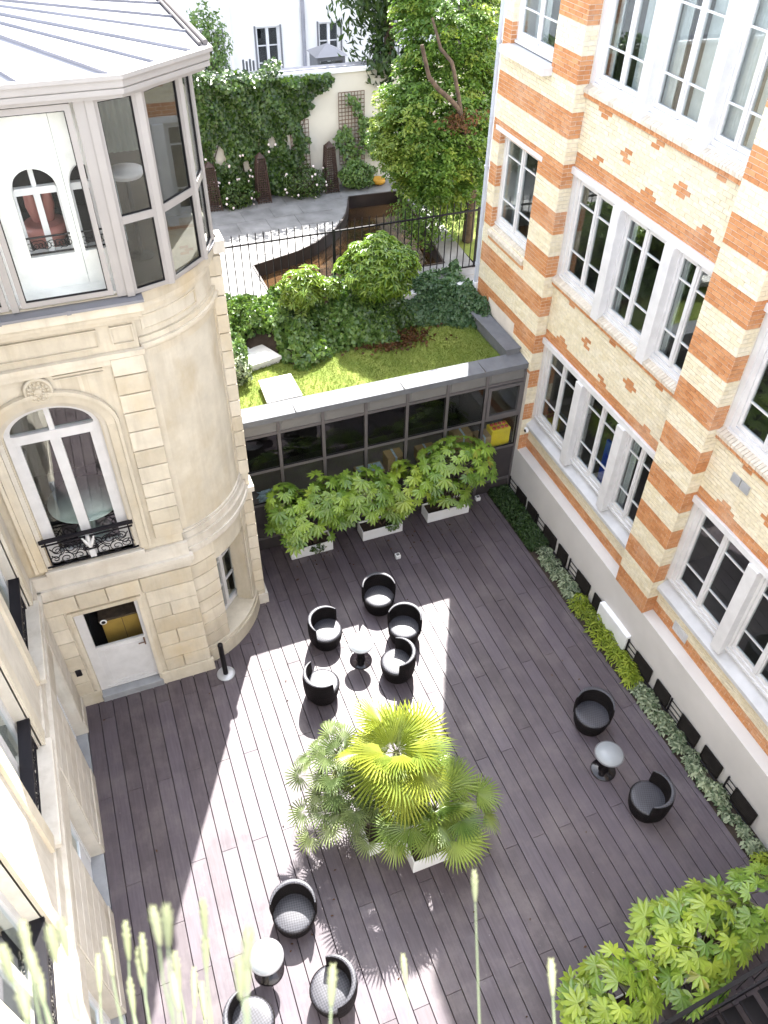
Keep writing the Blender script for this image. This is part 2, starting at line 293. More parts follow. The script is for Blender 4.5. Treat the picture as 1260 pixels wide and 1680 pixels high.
# ------------------------------------------------------------------ mesh building
OFF = {}
class MB:
    def __init__(s): s.v = []; s.f = []; s.s = []
    def add(s, vs, fs, sm=False):
        o = len(s.v); s.v.extend([tuple(v) for v in vs]); s.f.extend([tuple(i+o for i in f) for f in fs]); s.s.extend([sm]*len(fs)); return s
    def box(s, x0, x1, y0, y1, z0, z1):
        s.add([(x0,y0,z0),(x1,y0,z0),(x1,y1,z0),(x0,y1,z0),(x0,y0,z1),(x1,y0,z1),(x1,y1,z1),(x0,y1,z1)],
              [(0,3,2,1),(4,5,6,7),(0,1,5,4),(1,2,6,5),(2,3,7,6),(3,0,4,7)]); return s
    def bbox(s, x0, x1, y0, y1, z0, z1, b=0.008):
        """box with chamfered vertical and top edges"""
        pts = [(x0+b,y0),(x1-b,y0),(x1,y0+b),(x1,y1-b),(x1-b,y1),(x0+b,y1),(x0,y1-b),(x0,y0+b)]
        cx, cy = (x0+x1)/2, (y0+y1)/2
        V = [(a, c, z0) for a, c in pts]+[(a, c, z1-b) for a, c in pts]
        V += [(a+(b if a < cx else -b), c+(b if c < cy else -b), z1) for a, c in pts]
        F = [tuple(reversed(range(8))), tuple(range(16, 24))]
        for k in (0, 8):
            for i in range(8): F.append((k+i, k+(i+1) % 8, k+8+(i+1) % 8, k+8+i))
        s.add(V, F); return s
    def hexa(s, bot, top):
        n = len(bot)
        s.add(list(bot)+list(top), [tuple(reversed(range(n))), tuple(range(n, 2*n))]+[(i, (i+1) % n, n+(i+1) % n, n+i) for i in range(n)]); return s
    def prism(s, poly, z0, z1):
        return s.hexa([(x, y, z0) for x, y in poly], [(x, y, z1) for x, y in poly])
    def bar(s, p, q, w, h, upv=(0, 0, 1)):
        p = Vector(p); q = Vector(q); d = (q-p).normalized(); u = Vector(upv)
        if abs(d.dot(u)) > 0.98: u = Vector((1, 0, 0))
        a = d.cross(u).normalized()*w/2; b = a.cross(d).normalized()*h/2
        s.hexa([p-a-b, p+a-b, p+a+b, p-a+b], [q-a-b, q+a-b, q+a+b, q-a+b]); return s
    def tube(s, pts, r, n=8, cap=True):
        pts = [Vector(p) for p in pts]; rs = r if isinstance(r, (list, tuple)) else [r]*len(pts)
        V = []; prev = None
        for i, p in enumerate(pts):
            d = (pts[min(i+1, len(pts)-1)]-pts[max(i-1, 0)]).normalized()
            u = Vector((0, 0, 1)) if abs(d.z) < 0.9 else Vector((1, 0, 0))
            if prev is not None: u = prev
            a = d.cross(u).normalized(); b = a.cross(d).normalized(); prev = b
            for k in range(n):
                t = 2*pi*k/n; V.append(p+(a*cos(t)+b*sin(t))*rs[i])
        F = []
        for i in range(len(pts)-1):
            for k in range(n): F.append((i*n+k, i*n+(k+1) % n, (i+1)*n+(k+1) % n, (i+1)*n+k))
        s.add(V, F, True)
        if cap:
            m = (len(pts)-1)*n
            s.add(V[:n], [tuple(reversed(range(n)))]); s.add(V[m:], [tuple(range(n))])
        return s
    def lathe(s, prof, c=(0, 0, 0), n=32, sm=True):
        V = []
        for r, z in prof:
            for k in range(n): V.append((c[0]+r*cos(2*pi*k/n), c[1]+r*sin(2*pi*k/n), c[2]+z))
        F = []
        for i in range(len(prof)-1):
            for k in range(n): F.append((i*n+k, i*n+(k+1) % n, (i+1)*n+(k+1) % n, (i+1)*n+k))
        s.add(V, F, sm)
        s.add(V[:n], [tuple(reversed(range(n)))]); s.add(V[-n:], [tuple(range(n))])
        return s
    def sweep_arc(s, c, a0, a1, n, sect):
        """section [(r,z)...] (closed) swept around a vertical axis c"""
        m = len(sect); V = []
        for i in range(n+1):
            t = a0+(a1-a0)*i/n
            for r, z in sect: V.append((c[0]+r*cos(t), c[1]+r*sin(t), z))
        for j in range(m):
            vv = []; ff = []
            for i in range(n+1):
                vv += [V[i*m+j], V[i*m+(j+1) % m]]
            for i in range(n): ff.append((2*i, 2*i+2, 2*i+3, 2*i+1))
            s.add(vv, ff, True)
        s.add(V[:m], [tuple(range(m))]); s.add(V[-m:], [tuple(reversed(range(m)))])
        return s
    def mesh(s, name, off=(0, 0, 0)):
        me = bpy.data.meshes.new(name)
        me.from_pydata([(v[0]-off[0], v[1]-off[1], v[2]-off[2]) for v in s.v], [], s.f)
        me.polygons.foreach_set('use_smooth', s.s)
        bm = bmesh.new(); bm.from_mesh(me); bmesh.ops.recalc_face_normals(bm, faces=bm.faces); bm.to_mesh(me); bm.free()
        me.update(); return me
    def build(s, name, mat, parent=None, stuff=False):
        off = OFF.get(parent.name, (0, 0, 0)) if parent else (0, 0, 0)
        me = s.mesh(name, off); me.materials.append(M[mat])
        o = bpy.data.objects.new(name, me); col.objects.link(o)
        if parent: o.parent = parent
        OFF[o.name] = off
        if stuff: o['kind'] = 'stuff'
        return o
    def solo(s, name, mat, loc):
        me = s.mesh(name, loc); me.materials.append(M[mat])
        o = bpy.data.objects.new(name, me); col.objects.link(o); o.location = loc; OFF[o.name] = tuple(loc); return o
def tag(o, label, cat, group=None):
    o['label'] = label; o['category'] = cat
    if group: o['group'] = group
    return o
def thing(name, label, cat, loc=(0, 0, 0), group=None, rz=0.0, local=False):
    o = bpy.data.objects.new(name, None); o.empty_display_size = 0.3; col.objects.link(o)
    o.location = loc; o.rotation_euler = (0, 0, rz)
    OFF[o.name] = (0, 0, 0) if local else tuple(loc)
    return tag(o, label, cat, group)
def struct(o): o['kind'] = 'structure'; return o
def put(name, me, parent, loc, rot=(0, 0, 0), scl=(1, 1, 1)):
    o = bpy.data.objects.new(name, me); col.objects.link(o); o.parent = parent
    o.location = loc; o.rotation_euler = rot; o.scale = scl; return o
def kids(o): return [c for c in KID.get(o.name, [])]
def copy_tree(root, loc, rz, label, group=None):
    r = root.copy(); col.objects.link(r); r.location = loc; r.rotation_euler = (0, 0, rz); r['label'] = label
    if group: r['group'] = group
    for ch in list(root.children):
        c = ch.copy(); col.objects.link(c); c.parent = r
        for g in list(ch.children):
            d = g.copy(); col.objects.link(d); d.parent = c
    return r
def mesh_np(name, V, F, mat, smooth=False):
    me = bpy.data.meshes.new(name)
    nf, k = F.shape
    me.vertices.add(len(V)); me.vertices.foreach_set('co', np.ascontiguousarray(V, np.float32).ravel())
    me.loops.add(nf*k); me.loops.foreach_set('vertex_index', np.ascontiguousarray(F, np.int32).ravel())
    me.polygons.add(nf); me.polygons.foreach_set('loop_start', np.arange(0, nf*k, k, dtype=np.int32))
    me.polygons.foreach_set('loop_total', np.full(nf, k, np.int32))
    if smooth: me.polygons.foreach_set('use_smooth', np.ones(nf, bool))
    me.materials.append(M[mat]); me.update(calc_edges=True); return me
def leaves(P, Nrm, size, mat, name, droop=0.3, aspect=0.5, jit=0.35, off=(0, 0, 0), fold=0.12, along=None):
    """a leaf (two triangles folded along the midrib) at every point"""
    n = len(P); P = np.asarray(P, float)-np.array(off)
    Nn = np.asarray(Nrm, float)+NR.normal(0, jit, (n, 3)); Nn /= np.linalg.norm(Nn, axis=1, keepdims=True)+1e-9
    A = NR.normal(0, 1, (n, 3)); A[:, 2] -= droop*2
    if along is not None: A = A*0.5+along*1.5
    A -= Nn*(A*Nn).sum(1, keepdims=True); A /= np.linalg.norm(A, axis=1, keepdims=True)+1e-9
    B = np.cross(Nn, A); L = size*NR.uniform(0.65, 1.25, (n, 1))
    b = P-A*L*0.5; t = P+A*L*0.5-Nn*L*0.12
    l = P+B*L*aspect*0.5+Nn*L*fold; r = P-B*L*aspect*0.5+Nn*L*fold
    V = np.stack([b, l, t, r], 1).reshape(-1, 3)
    i = np.arange(n)*4
    F = np.stack([np.stack([i, i+1, i+2], 1), np.stack([i, i+2, i+3], 1)], 1).reshape(-1, 3)
    return mesh_np(name, V, F, mat)
def shell_points(c, rad, n, inner=0.6, zmin=None, bump=0.18, seed=0):
    """points through the outer layer of a lumpy ellipsoid, with outward normals"""
    rg = np.random.default_rng(seed)
    d = rg.normal(0, 1, (n*2, 3)); d /= np.linalg.norm(d, axis=1, keepdims=True)
    ph = rg.uniform(0, 6.28, 6)
    lump = 1+bump*(np.sin(d[:, 0]*5+ph[0])*np.sin(d[:, 1]*5+ph[1])+np.sin(d[:, 2]*6+ph[2])*np.sin(d[:, 0]*7+ph[3]))
    rr = rg.uniform(inner**2, 1, (n*2))**0.5*lump
    p = d*rr[:, None]*np.array(rad)+np.array(c)
    if zmin is not None:
        k = p[:, 2] > zmin; p, d = p[k], d[k]
    return p[:n], d[:n]
def meshobj(name, me, parent=None, loc=None):
    o = bpy.data.objects.new(name, me); col.objects.link(o)
    if parent: o.parent = parent
    if loc is not None: o.location = loc
    return o

# ================================================================== SETTING: ground, deck, beds, terrace
g = MB().box(-400, 400, -400, 400, -0.30, -0.20).build('ground', 'ground'); struct(g)
d = bpy.data.objects.new('deck', None); col.objects.link(d); struct(d); OFF['deck'] = (0, 0, 0)
MB().box(-2.19, 8.37, -1.0, 13.70, -0.19, -0.045).build('deck_base', 'deck_base', d)
BW = 0.275; cache = {}
def board(x0, x1, y0, y1):
    w, l = round(x1-x0, 3), round(y1-y0, 3)
    if (w, l) not in cache:
        b = 0.004
        m = MB(); m.bbox(-w/2, w/2, -l/2, l/2, -0.03, 0.0, b); me = m.mesh('deck_board'); me.materials.append(M['deck']); cache[(w, l)] = me
    o = put('deck_board', cache[(w, l)], d, ((x0+x1)/2, (y0+y1)/2, random.uniform(-0.0012, 0.0012)), (0, random.uniform(-0.002, 0.002), 0))
gap = 0.0062
for k in range(38):
    x0 = -2.19+BW*k+gap; x1 = x0+BW-2*gap
    ytop = 10.57 if x1 < 0.5 else (12.4 if x1 < 1.9 else 13.60)
    if k == 9: ytop = 10.9
    joints = [8.405+(1.73 if k % 2 else 0)+3.46*q for q in range(-3, 3)]
    if k in (3, 12, 20, 29): joints = [j+random.choice((-0.9, 0.6, 0.3)) for j in joints]
    ys = [0.2]+[j for j in joints if 0.5 < j < ytop-0.3]+[ytop]
    for a, b in zip(ys[:-1], ys[1:]): board(x0, x1, a+0.002, b-0.002)
for a, b in ((0.2, 3.3), (3.3, 6.7), (6.7, 10.1), (10.1, 13.60)): board(8.264, 8.37, a+0.002, b-0.002)
struct(MB().box(8.374, 9.6, -1.0, 13.62, -0.19, -0.02).build('planting_bed_soil', 'earth'))
# threshold strip along the stone wing
t = thing('threshold', 'grey stone threshold strip at the foot of the stone wing', 'threshold', (-2.3, 7, 0))
for y0, y1 in ((8.93, 9.93), (6.30, 7.39), (3.6, 4.75)):
    MB().bbox(-2.5, -2.196, y0, y1, -0.15, 0.012, 0.004).build('stone', 'threshold', t)
# raised garden
GZ, TZ = 4.2, 3.72
struct(MB().box(2.2, 9.0, 13.98, 17.0, 3.3, TZ-0.03).build('roof_terrace_soil', 'earth'))
m = MB(); nx, ny = 40, 18; vv = []
for j in range(ny+1):
    for i in range(nx+1):
        x = 2.0+6.9*i/nx; y = 13.97+3.4*j/ny
        vv.append((x, y, TZ+0.02*sin(x*3.1)*cos(y*2.7)+max(0, y-16.2)*0.33))
m.add(vv, [(j*(nx+1)+i, j*(nx+1)+i+1, (j+1)*(nx+1)+i+1, (j+1)*(nx+1)+i) for j in range(ny) for i in range(nx)], True)
struct(m.build('lawn', 'grass'))
n = 26000; P = np.stack([NR.uniform(2.1, 8.85, n), NR.uniform(14.0, 16.6, n), np.full(n, TZ+0.03)], 1)
P[:, 2] += np.maximum(0, P[:, 1]-16.2)*0.33
me = leaves(P, np.tile([[0.0, -0.6, 0.5]], (n, 1)), 0.048, 'blade', 'grass', droop=-1.5, aspect=0.14, jit=0.5)
o = meshobj('grass', me); tag(o, 'short mown grass on the flat roof terrace', 'grass'); o['kind'] = 'stuff'
# garden ground with a hole for the pond
pond = [(4.1,18.25),(4.08,19.79),(5.41,20.21),(6.0,20.52),(6.5,20.91),(6.9,21.27),(7.2,21.64),(7.55,22.2),(7.77,22.68),(8.01,23.29),(9.67,23.21),(9.44,21.25),(8.95,18.25)]
def fill_hole(outer, hole, z, name, mat):
    bm = bmesh.new()
    for loop in (outer, hole):
        vs_ = [bm.verts.new((x, y, z)) for x, y in loop]
        for i in range(len(vs_)): bm.edges.new((vs_[i], vs_[(i+1) % len(vs_)]))
    bmesh.ops.triangle_fill(bm, use_beauty=True, use_dissolve=False, edges=bm.edges[:])
    me = bpy.data.meshes.new(name); bm.to_mesh(me); bm.free(); me.materials.append(M[mat])
    return meshobj(name, me)
outer = [(-6,17.1),(9.6,17.1),(9.95,20.7),(10.3,23.9),(10.3,24.33),(-6,24.33)]
ga = bpy.data.objects.new('garden_paving', None); col.objects.link(ga); struct(ga); OFF['garden_paving'] = (0, 0, 0)
gm = fill_hole(outer, pond, GZ, 'paving_base', 'paving'); gm.parent = ga
# individual slate flags laid on it, clear of the pond
def inside(p, poly):
    c = False; j = len(poly)-1
    for i in range(len(poly)):
        if (poly[i][1] > p[1]) != (poly[j][1] > p[1]) and p[0] < (poly[j][0]-poly[i][0])*(p[1]-poly[i][1])/(poly[j][1]-poly[i][1])+poly[i][0]: c = not c
        j = i
    return c
fl = {}
for j in range(9):
    for i in range(13):
        w, l = 0.88, 0.74
        x = 1.2+i*w+(0.3 if j % 2 else 0); y = 17.75+j*l
        if any(inside((x+a*w*0.52, y+b*l*0.52), pond) for a in (-1, 0, 1) for b in (-1, 0, 1)): continue
        if not all(inside((x+a*w*0.5, y+b*l*0.5), outer) for a in (-1, 1) for b in (-1, 1)): continue
        if 'f' not in fl:
            mm = MB().bbox(-w/2+0.004, w/2-0.004, -l/2+0.004, l/2-0.004, -0.01, 0.012, 0.003).mesh('paving_slab'); mm.materials.append(M['paving']); fl['f'] = mm
        put('paving_slab', fl['f'], ga, (x, y, GZ+random.uniform(-0.002, 0.002)))
m = MB()
npd = len(pond)
for i in range(npd):
    a, b = pond[i], pond[(i+1) % npd]
    m.add([(a[0],a[1],GZ),(b[0],b[1],GZ),(b[0],b[1],GZ-0.6),(a[0],a[1],GZ-0.6)], [(0,1,2,3)])
    m.bar((a[0],a[1],GZ+0.012), (b[0],b[1],GZ+0.012), 0.05, 0.03)
po = m.build('pond_basin', 'basin'); struct(po)
m = MB(); m.add([(x, y, GZ-0.36) for x, y in pond], [tuple(range(npd))]); struct(m.build('pond_water', 'water'))
struct(MB().box(9.9, 40, 16.6, 60, 3.2, GZ-0.06).build('garden_soil', 'earth'))
struct(MB().box(-12, 9.9, 16.95, 60, 3.2, GZ-0.75).build('garden_subsoil', 'earth'))
struct(MB().box(-6, 9.0, 16.9, 17.12, 3.4, GZ+0.02).build('garden_retaining_edge', 'cement'))
m = MB(); m.add([(9.75,17.0,GZ-0.03),(11.5,17.0,GZ-0.03),(11.5,24.2,GZ-0.03),(9.9,24.2,GZ-0.03)], [(0,1,2,3)]); struct(m.build('garden_lawn', 'grass'))

# ================================================================== STONE MANSION (left): pavilion, bowed bay, veranda
man = thing('stone_mansion', 'cream limestone mansion with bowed corner bay, arched window and glazed veranda on top', 'mansion', (0.45, 10.6, 0))
FY = 10.6
def arch_pts(x0, x1, zs, rise, n=20):
    cx, hw = (x0+x1)/2, (x1-x0)/2
    return [(cx-hw*cos(pi*i/n), zs+rise*sin(pi*i/n)) for i in range(n+1)]
def arched_wall(mb, X0, X1, Z0, Z1, y0, y1, ox0, ox1, oz0, zs, rise):
    """wall slab facing -y with an arched opening"""
    mb.box(X0, ox0, y0, y1, Z0, Z1); mb.box(ox1, X1, y0, y1, Z0, Z1)
    if oz0 > Z0: mb.box(ox0, ox1, y0, y1, Z0, oz0)
    A = arch_pts(ox0, ox1, zs, rise)
    for (xa, za), (xb, zb) in zip(A[:-1], A[1:]):
        mb.hexa([(xa,y0,za),(xb,y0,zb),(xb,y1,zb),(xa,y1,za)], [(xa,y0,Z1),(xb,y0,Z1),(xb,y1,Z1),(xa,y1,Z1)])
def arch_band(mb, x0, x1, zs, rise, w, y0, y1, zb=None):
    A = arch_pts(x0, x1, zs, rise, 24); B = arch_pts(x0-w, x1+w, zs, rise+w, 24)
    V = []
    for (xa, za), (xb, zb_) in zip(A, B): V += [(xa,y0,za),(xb,y0,zb_),(xb,y1,zb_),(xa,y1,za)]
    F = []
    for i in range(24):
        a, b = i*4, i*4+4
        F += [(a,b,b+1,a+1),(a+1,b+1,b+2,a+2),(a+3,a,b,b+3) if False else (a,a+3,b+3,b)]
    F += [(0,1,2,3), (96,99,98,97)]
    mb.add(V, F)
    if zb is not None:
        mb.box(x0-w, x0, y0, y1, zb, zs-0.002); mb.box(x1, x1+w, y0, y1, zb, zs-0.002)
# ground storey wall with door opening x -1.79..-0.63
w = MB()
w.box(-2.6, -1.83, FY+0.04, FY+0.5, -0.1, 3.16); w.box(-0.60, 0.42, FY+0.04, FY+0.5, -0.1, 3.16); w.box(-1.83, -0.60, FY+0.04, FY+0.5, 2.68, 3.16)
arched_wall(w, -3.6, 0.42, 3.16, 7.70, FY+0.04, FY+0.45, -1.78, -0.40, 3.90, 6.60, 0.48)
w.box(-3.6, 0.42, FY+0.04, FY+0.5, 7.70, 8.62)
w.box(0.30, 0.414, FY+0.06, 13.5, 0, 8.6)
w.build('wall', 'stone', man)
# string course / cornice at 3.2-3.85
m = MB()
m.box(-2.25, 0.455, FY-0.015, FY+0.03, 3.185, 3.30); m.box(-2.3, 0.50, FY-0.075, FY+0.03, 3.303, 3.40); m.box(-2.3, 0.53, FY-0.10, FY+0.03, 3.403, 3.50)
m.box(-2.3, 0.475, FY-0.03, FY+0.03, 3.503, 3.80)
m.build('string_course', 'stone_pale', man)
m = MB(); m.bbox(-1.92, -0.26, FY-0.07, FY+0.2, 3.803, 3.90, 0.012); m.build('window_sill', 'stone_pale', man)
# quoins and rusticated blocks
def blocks(xs, rows, y, dep, name='stone_block', mat='stone'):
    for z0, z1 in rows:
        for x0, x1 in xs:
            MB().bbox(x0+0.007, x1-0.007, y-dep, y+0.035, z0+0.013, z1-0.013, 0.009).build(name, mat, man)
rows_g = [(0.36,0.73),(0.73,1.13),(1.13,1.56),(1.56,1.99),(1.99,2.37),(2.37,2.78),(2.78,3.17)]
for i, rw in enumerate(rows_g):
    if rw[0] > 2.7: blocks([(-2.21,-1.62),(-1.62,-1.10),(-1.10,-0.50),(-0.50,0.45)], [rw], FY, 0.022)
    else:
        blocks([(-0.46,0.45)] if i % 2 else [(-0.46,-0.08),(-0.08,0.45)], [rw], FY, 0.022)
        blocks([(-2.21,-1.90)], [rw], FY, 0.022)
m = MB(); m.bbox(-0.60, 0.49, FY-0.04, FY+0.035, -0.04, 0.345, 0.01); m.build('plinth', 'stone', man)
m = MB(); m.bbox(-2.21, -1.80, FY-0.025, FY+0.035, -0.04, 0.345, 0.01); m.build('plinth', 'stone_old', man)
qz = [4.04,4.38,4.70,5.0,5.31,5.65,5.99,6.37,6.73,7.06,7.39,7.70]
blocks([(-0.04, 0.455)], list(zip(qz[:-1], qz[1:])), FY, 0.03)
# door surround, door
m = MB(); m.box(-1.86,-1.79,FY-0.005,FY+0.16,0.15,2.72); m.box(-0.63,-0.55,FY-0.005,FY+0.16,0.15,2.72); m.box(-1.79,-0.63,FY-0.005,FY+0.16,2.63,2.72)
m.build('door_surround', 'stone', man)
dr = MB()
dr.box(-1.79,-1.62,FY+0.12,FY+0.19,0.17,2.63); dr.box(-0.70,-0.63,FY+0.12,FY+0.19,0.17,2.63); dr.box(-1.62,-0.70,FY+0.12,FY+0.19,2.575,2.63)
dr.box(-1.62,-0.70,FY+0.13,FY+0.18,0.17,1.46)
dr.box(-1.55,-0.78,FY+0.118,FY+0.131,1.30,1.36); dr.box(-1.55,-0.78,FY+0.118,FY+0.131,0.28,0.34); dr.box(-1.55,-1.50,FY+0.118,FY+0.131,0.34,1.30); dr.box(-0.83,-0.78,FY+0.118,FY+0.131,0.34,1.30)
dr.box(-1.66,-0.66,FY+0.105,FY+0.131,0.19,0.25)
door = dr.build('door', 'frame', man); door['label'] = 'white half glazed door with closed lower panel'
MB().box(-1.625,-0.695,FY+0.145,FY+0.151,1.455,2.58).build('pane', 'glass_v', door)
MB().box(-0.735,-0.705,FY+0.10,FY+0.121,1.22,1.42).tube([(-0.72,FY+0.10,1.34),(-0.72,FY+0.06,1.34),(-0.84,FY+0.06,1.34)], 0.012, 8).build('handle', 'lattice', door)
MB().bbox(-1.80,-0.58,FY-0.06,FY+0.13,-0.03,0.165,0.01).build('door_step', 'threshold', man)
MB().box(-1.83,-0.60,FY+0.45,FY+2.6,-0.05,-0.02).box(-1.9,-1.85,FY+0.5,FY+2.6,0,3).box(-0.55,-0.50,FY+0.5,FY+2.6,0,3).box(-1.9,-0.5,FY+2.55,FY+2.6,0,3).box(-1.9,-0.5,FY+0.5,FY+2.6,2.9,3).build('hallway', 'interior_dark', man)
cb = thing('cabinet', 'golden oak cabinet seen through the glass of the white door', 'cabinet', (-1.0,11.3,0))
MB().bbox(-1.42,-0.62,11.12,11.5,0.0,1.74,0.01).build('carcass', 'oak', cb); MB().box(-1.035,-1.025,11.112,11.12,0.05,1.70).build('door_gap', 'bark', cb); MB().bbox(-1.46,-0.60,11.09,11.52,1.742,1.79,0.008).build('top', 'bark', cb)
m = MB(); m.lathe([(0.065,0),(0.065,0.006),(0.0005,0.007)], (0,0,0), 20); m.v = [(-1.33+x, FY+0.142-z, 2.12+y) for x, y, z in m.v]; sg = m.build('round_sign', 'white', door)
m = MB(); m.lathe([(0.04,0),(0.04,0.003),(0.0005,0.004)], (0,0,0), 14); m.v = [(-1.33+x, FY+0.135-z, 2.12+y) for x, y, z in m.v]; m.build('sign_mark', 'gasket', door)
m = MB(); m.bbox(-2.10,-1.99,FY-0.05,FY-0.012,1.0,1.17,0.01); tag(m.solo('letter_box', 'iron', (-2.045, FY, 1.0)), 'small black letter box on the stone beside the white door', 'letter box')
# arched first floor window
m = MB(); arch_band(m, -1.80, -0.38, 6.60, 0.50, 0.07, FY+0.0, FY+0.30, 3.92); m.build('window_reveal', 'stone_pale', man)
m = MB(); arch_band(m, -1.875, -0.305, 6.60, 0.575, 0.13, FY-0.035, FY+0.034, 3.92); m.build('archivolt', 'stone', man)
m = MB(); arch_band(m, -2.01, -0.17, 6.60, 0.71, 0.055, FY-0.055, FY+0.03, 3.92); m.build('outer_moulding', 'stone', man)
aw = MB(); y0, y1 = FY+0.14, FY+0.22
arch_band(aw, -1.69, -0.49, 6.60, 0.38, 0.10, y0, y1)
aw.box(-1.79,-1.66,y0,y1,3.91,6.6); aw.box(-0.52,-0.39,y0,y1,3.91,6.6)
aw.box(-1.66,-0.52,y0-0.02,y1,6.44,6.60); aw.box(-1.17,-1.01,y0-0.012,y1,3.91,6.44); aw.box(-1.13,-1.05,y0,y1,6.6,6.98); aw.box(-1.66,-0.52,y0,y1,3.91,4.12)
aw.box(-1.66,-1.60,y0+0.01,y1,4.12,6.44); aw.box(-0.58,-0.52,y0+0.01,y1,4.12,6.44)
win = aw.build('window', 'frame', man); win['label'] = 'arched first floor french window'
for x0, x1 in ((-1.605,-1.165),(-1.015,-0.575)): MB().box(x0,x1,y0+0.035,y0+0.041,4.1,6.45).build('pane', 'glass_arch', win)
for s in (-1, 1):
    m = MB(); A = [(x, z) for x, z in arch_pts(-1.70,-0.48,6.59,0.40) if (x+1.09)*s > 0.035]
    poly = [(-1.09+0.035*s, 6.59)]+([*A] if s > 0 else [*A][::-1])
    poly = [(-1.09+0.035*s, 6.99)]+sorted(A, key=lambda q: q[0]*s)+[(-1.09+0.035*s, 6.59)]
    m.hexa([(x, y0+0.035, z) for x, z in poly], [(x, y0+0.041, z) for x, z in poly]); m.build('pane', 'glass_arch', win)
# room behind it with the round pale table
MB().box(-3.4,0.28,FY+0.46,13.4,3.75,3.85).box(-3.4,0.28,13.3,13.4,3.85,7.6).box(-3.5,-3.4,FY+0.46,13.4,3.85,7.6).box(-3.4,0.28,FY+0.46,13.4,7.5,7.6).build('salon', 'interior_dark', man)
tb = MB(); tb.lathe([(0.05,0),(0.32,0.0),(0.30,0.03),(0.05,0.06),(0.05,0.68),(0.25,0.70),(0.60,0.71),(0.62,0.725),(0.62,0.745),(0.0005,0.745)], (-1.02,11.42,3.86), 40)
tag(tb.solo('round_table', 'celadon', (-1.02,11.42,3.86)), 'round pale green table behind the arched first floor window', 'table')
# wrought iron guard in front of the arched window
def scroll(mb, c, r0, turns, sgn, y, thick=0.010, ph=0.0, n=26):
    pts = []
    for i in range(n):
        t = i/(n-1); a = ph+sgn*turns*2*pi*t; r = r0*(1-0.82*t); pts.append((c[0]+r*cos(a), y, c[1]+r*sin(a)))
    mb.tube(pts, thick*0.85, 5)
def iron_guard(parent, x0, x1, y, zb, zt):
    m = MB(); m.box(x0-0.09,x1+0.09,y-0.03,y+0.03,zt-0.05,zt); m.build('top_rail', 'iron', parent)
    m = MB(); m.box(x0-0.09,x1+0.09,y-0.012,y+0.012,zb,zb+0.022); m.box(x0-0.07,x1+0.07,y-0.012,y+0.012,zt-0.13,zt-0.108); m.build('lower_rail', 'iron', parent)
    for x in (x0, x1): MB().box(x-0.012,x+0.012,y-0.012,y+0.012,zb,zt-0.04).build('upright', 'iron', parent)
    m = MB(); cx = (x0+x1)/2; L = (x1-x0)/2; h = zt-zb
    for s in (-1, 1):
        for q in (0.30, 0.62): scroll(m, (cx+s*L*q, zb+h*0.22), h*0.20, 1.6, s, y, ph=pi/2)
        for q in (0.18, 0.46, 0.78): scroll(m, (cx+s*L*q, zb+h*0.55), h*0.19, 1.8, -s, y, ph=-pi/2)
        scroll(m, (cx+s*L*0.88, zb+h*0.26), h*0.17, 1.5, s, y, ph=0)
        m.tube([(cx+s*L*(0.1+0.85*i/12), y, zb+h*(0.40+0.12*sin(i*1.05))) for i in range(13)], 0.010, 5)
        m.tube([(cx+s*L*(0.1+0.85*i/12), y, zb+h*(0.62+0.14*sin(i*0.9+2))) for i in range(13)], 0.010, 5)
        m.tube([(cx+s*L*0.12, y, zb), (cx+s*L*0.16, y, zb+h*0.45), (cx+s*L*0.06, y, zt-0.10)], 0.011, 5)
    for z in (0.33, 0.40): m.box(cx-0.13,cx+0.13,y-0.01,y+0.01,zb+h*z,zb+h*z+0.016)
    m.build('scrollwork', 'iron', parent)
    m = MB(); m.prism([(cx-0.05,y-0.006),(cx+0.05,y-0.006),(cx+0.05,y+0.006),(cx-0.05,y+0.006)], zb+h*0.02, zb+h*0.3)
    for s in (-1, 1): m.tube([(cx,y,zb+h*0.42),(cx+s*0.05,y,zb+h*0.6),(cx+s*0.10,y,zb+h*0.8)], [0.03,0.035,0.012], 6)
    m.tube([(cx,y,zb+h*0.42),(cx,y,zb+h*0.85)], [0.02,0.035], 6); m.build('palmette', 'frame', parent)
gd = thing('window_guard', 'black wrought iron guard with scrolls before the arched window', 'window guard', (-1.09, FY, 3.9))
iron_guard(gd, -1.76, -0.42, FY-0.02, 3.97, 4.60)
# keystone medallion
m = MB(); m.lathe([(0.205,0),(0.205,0.03),(0.18,0.045),(0.165,0.03),(0.14,0.022),(0.10,0.03),(0.05,0.05),(0.0005,0.055)], (0,0,0), 40)
for k in range(14):
    a = 2*pi*k/14; m.lathe([(0.028,0.02),(0.024,0.045),(0.0005,0.058)], (0.132*cos(a),0.132*sin(a),0), 8)
for k in range(9):
    a = 2*pi*k/9+0.2; m.lathe([(0.026,0.02),(0.02,0.055),(0.0005,0.066)], (0.07*cos(a),0.07*sin(a),0), 8)
V = [(-1.09+x, FY+0.01-z*1.3, 7.40+y) for x, y, z in m.v]; m.v = V
m.build('medallion', 'stone_old', man)
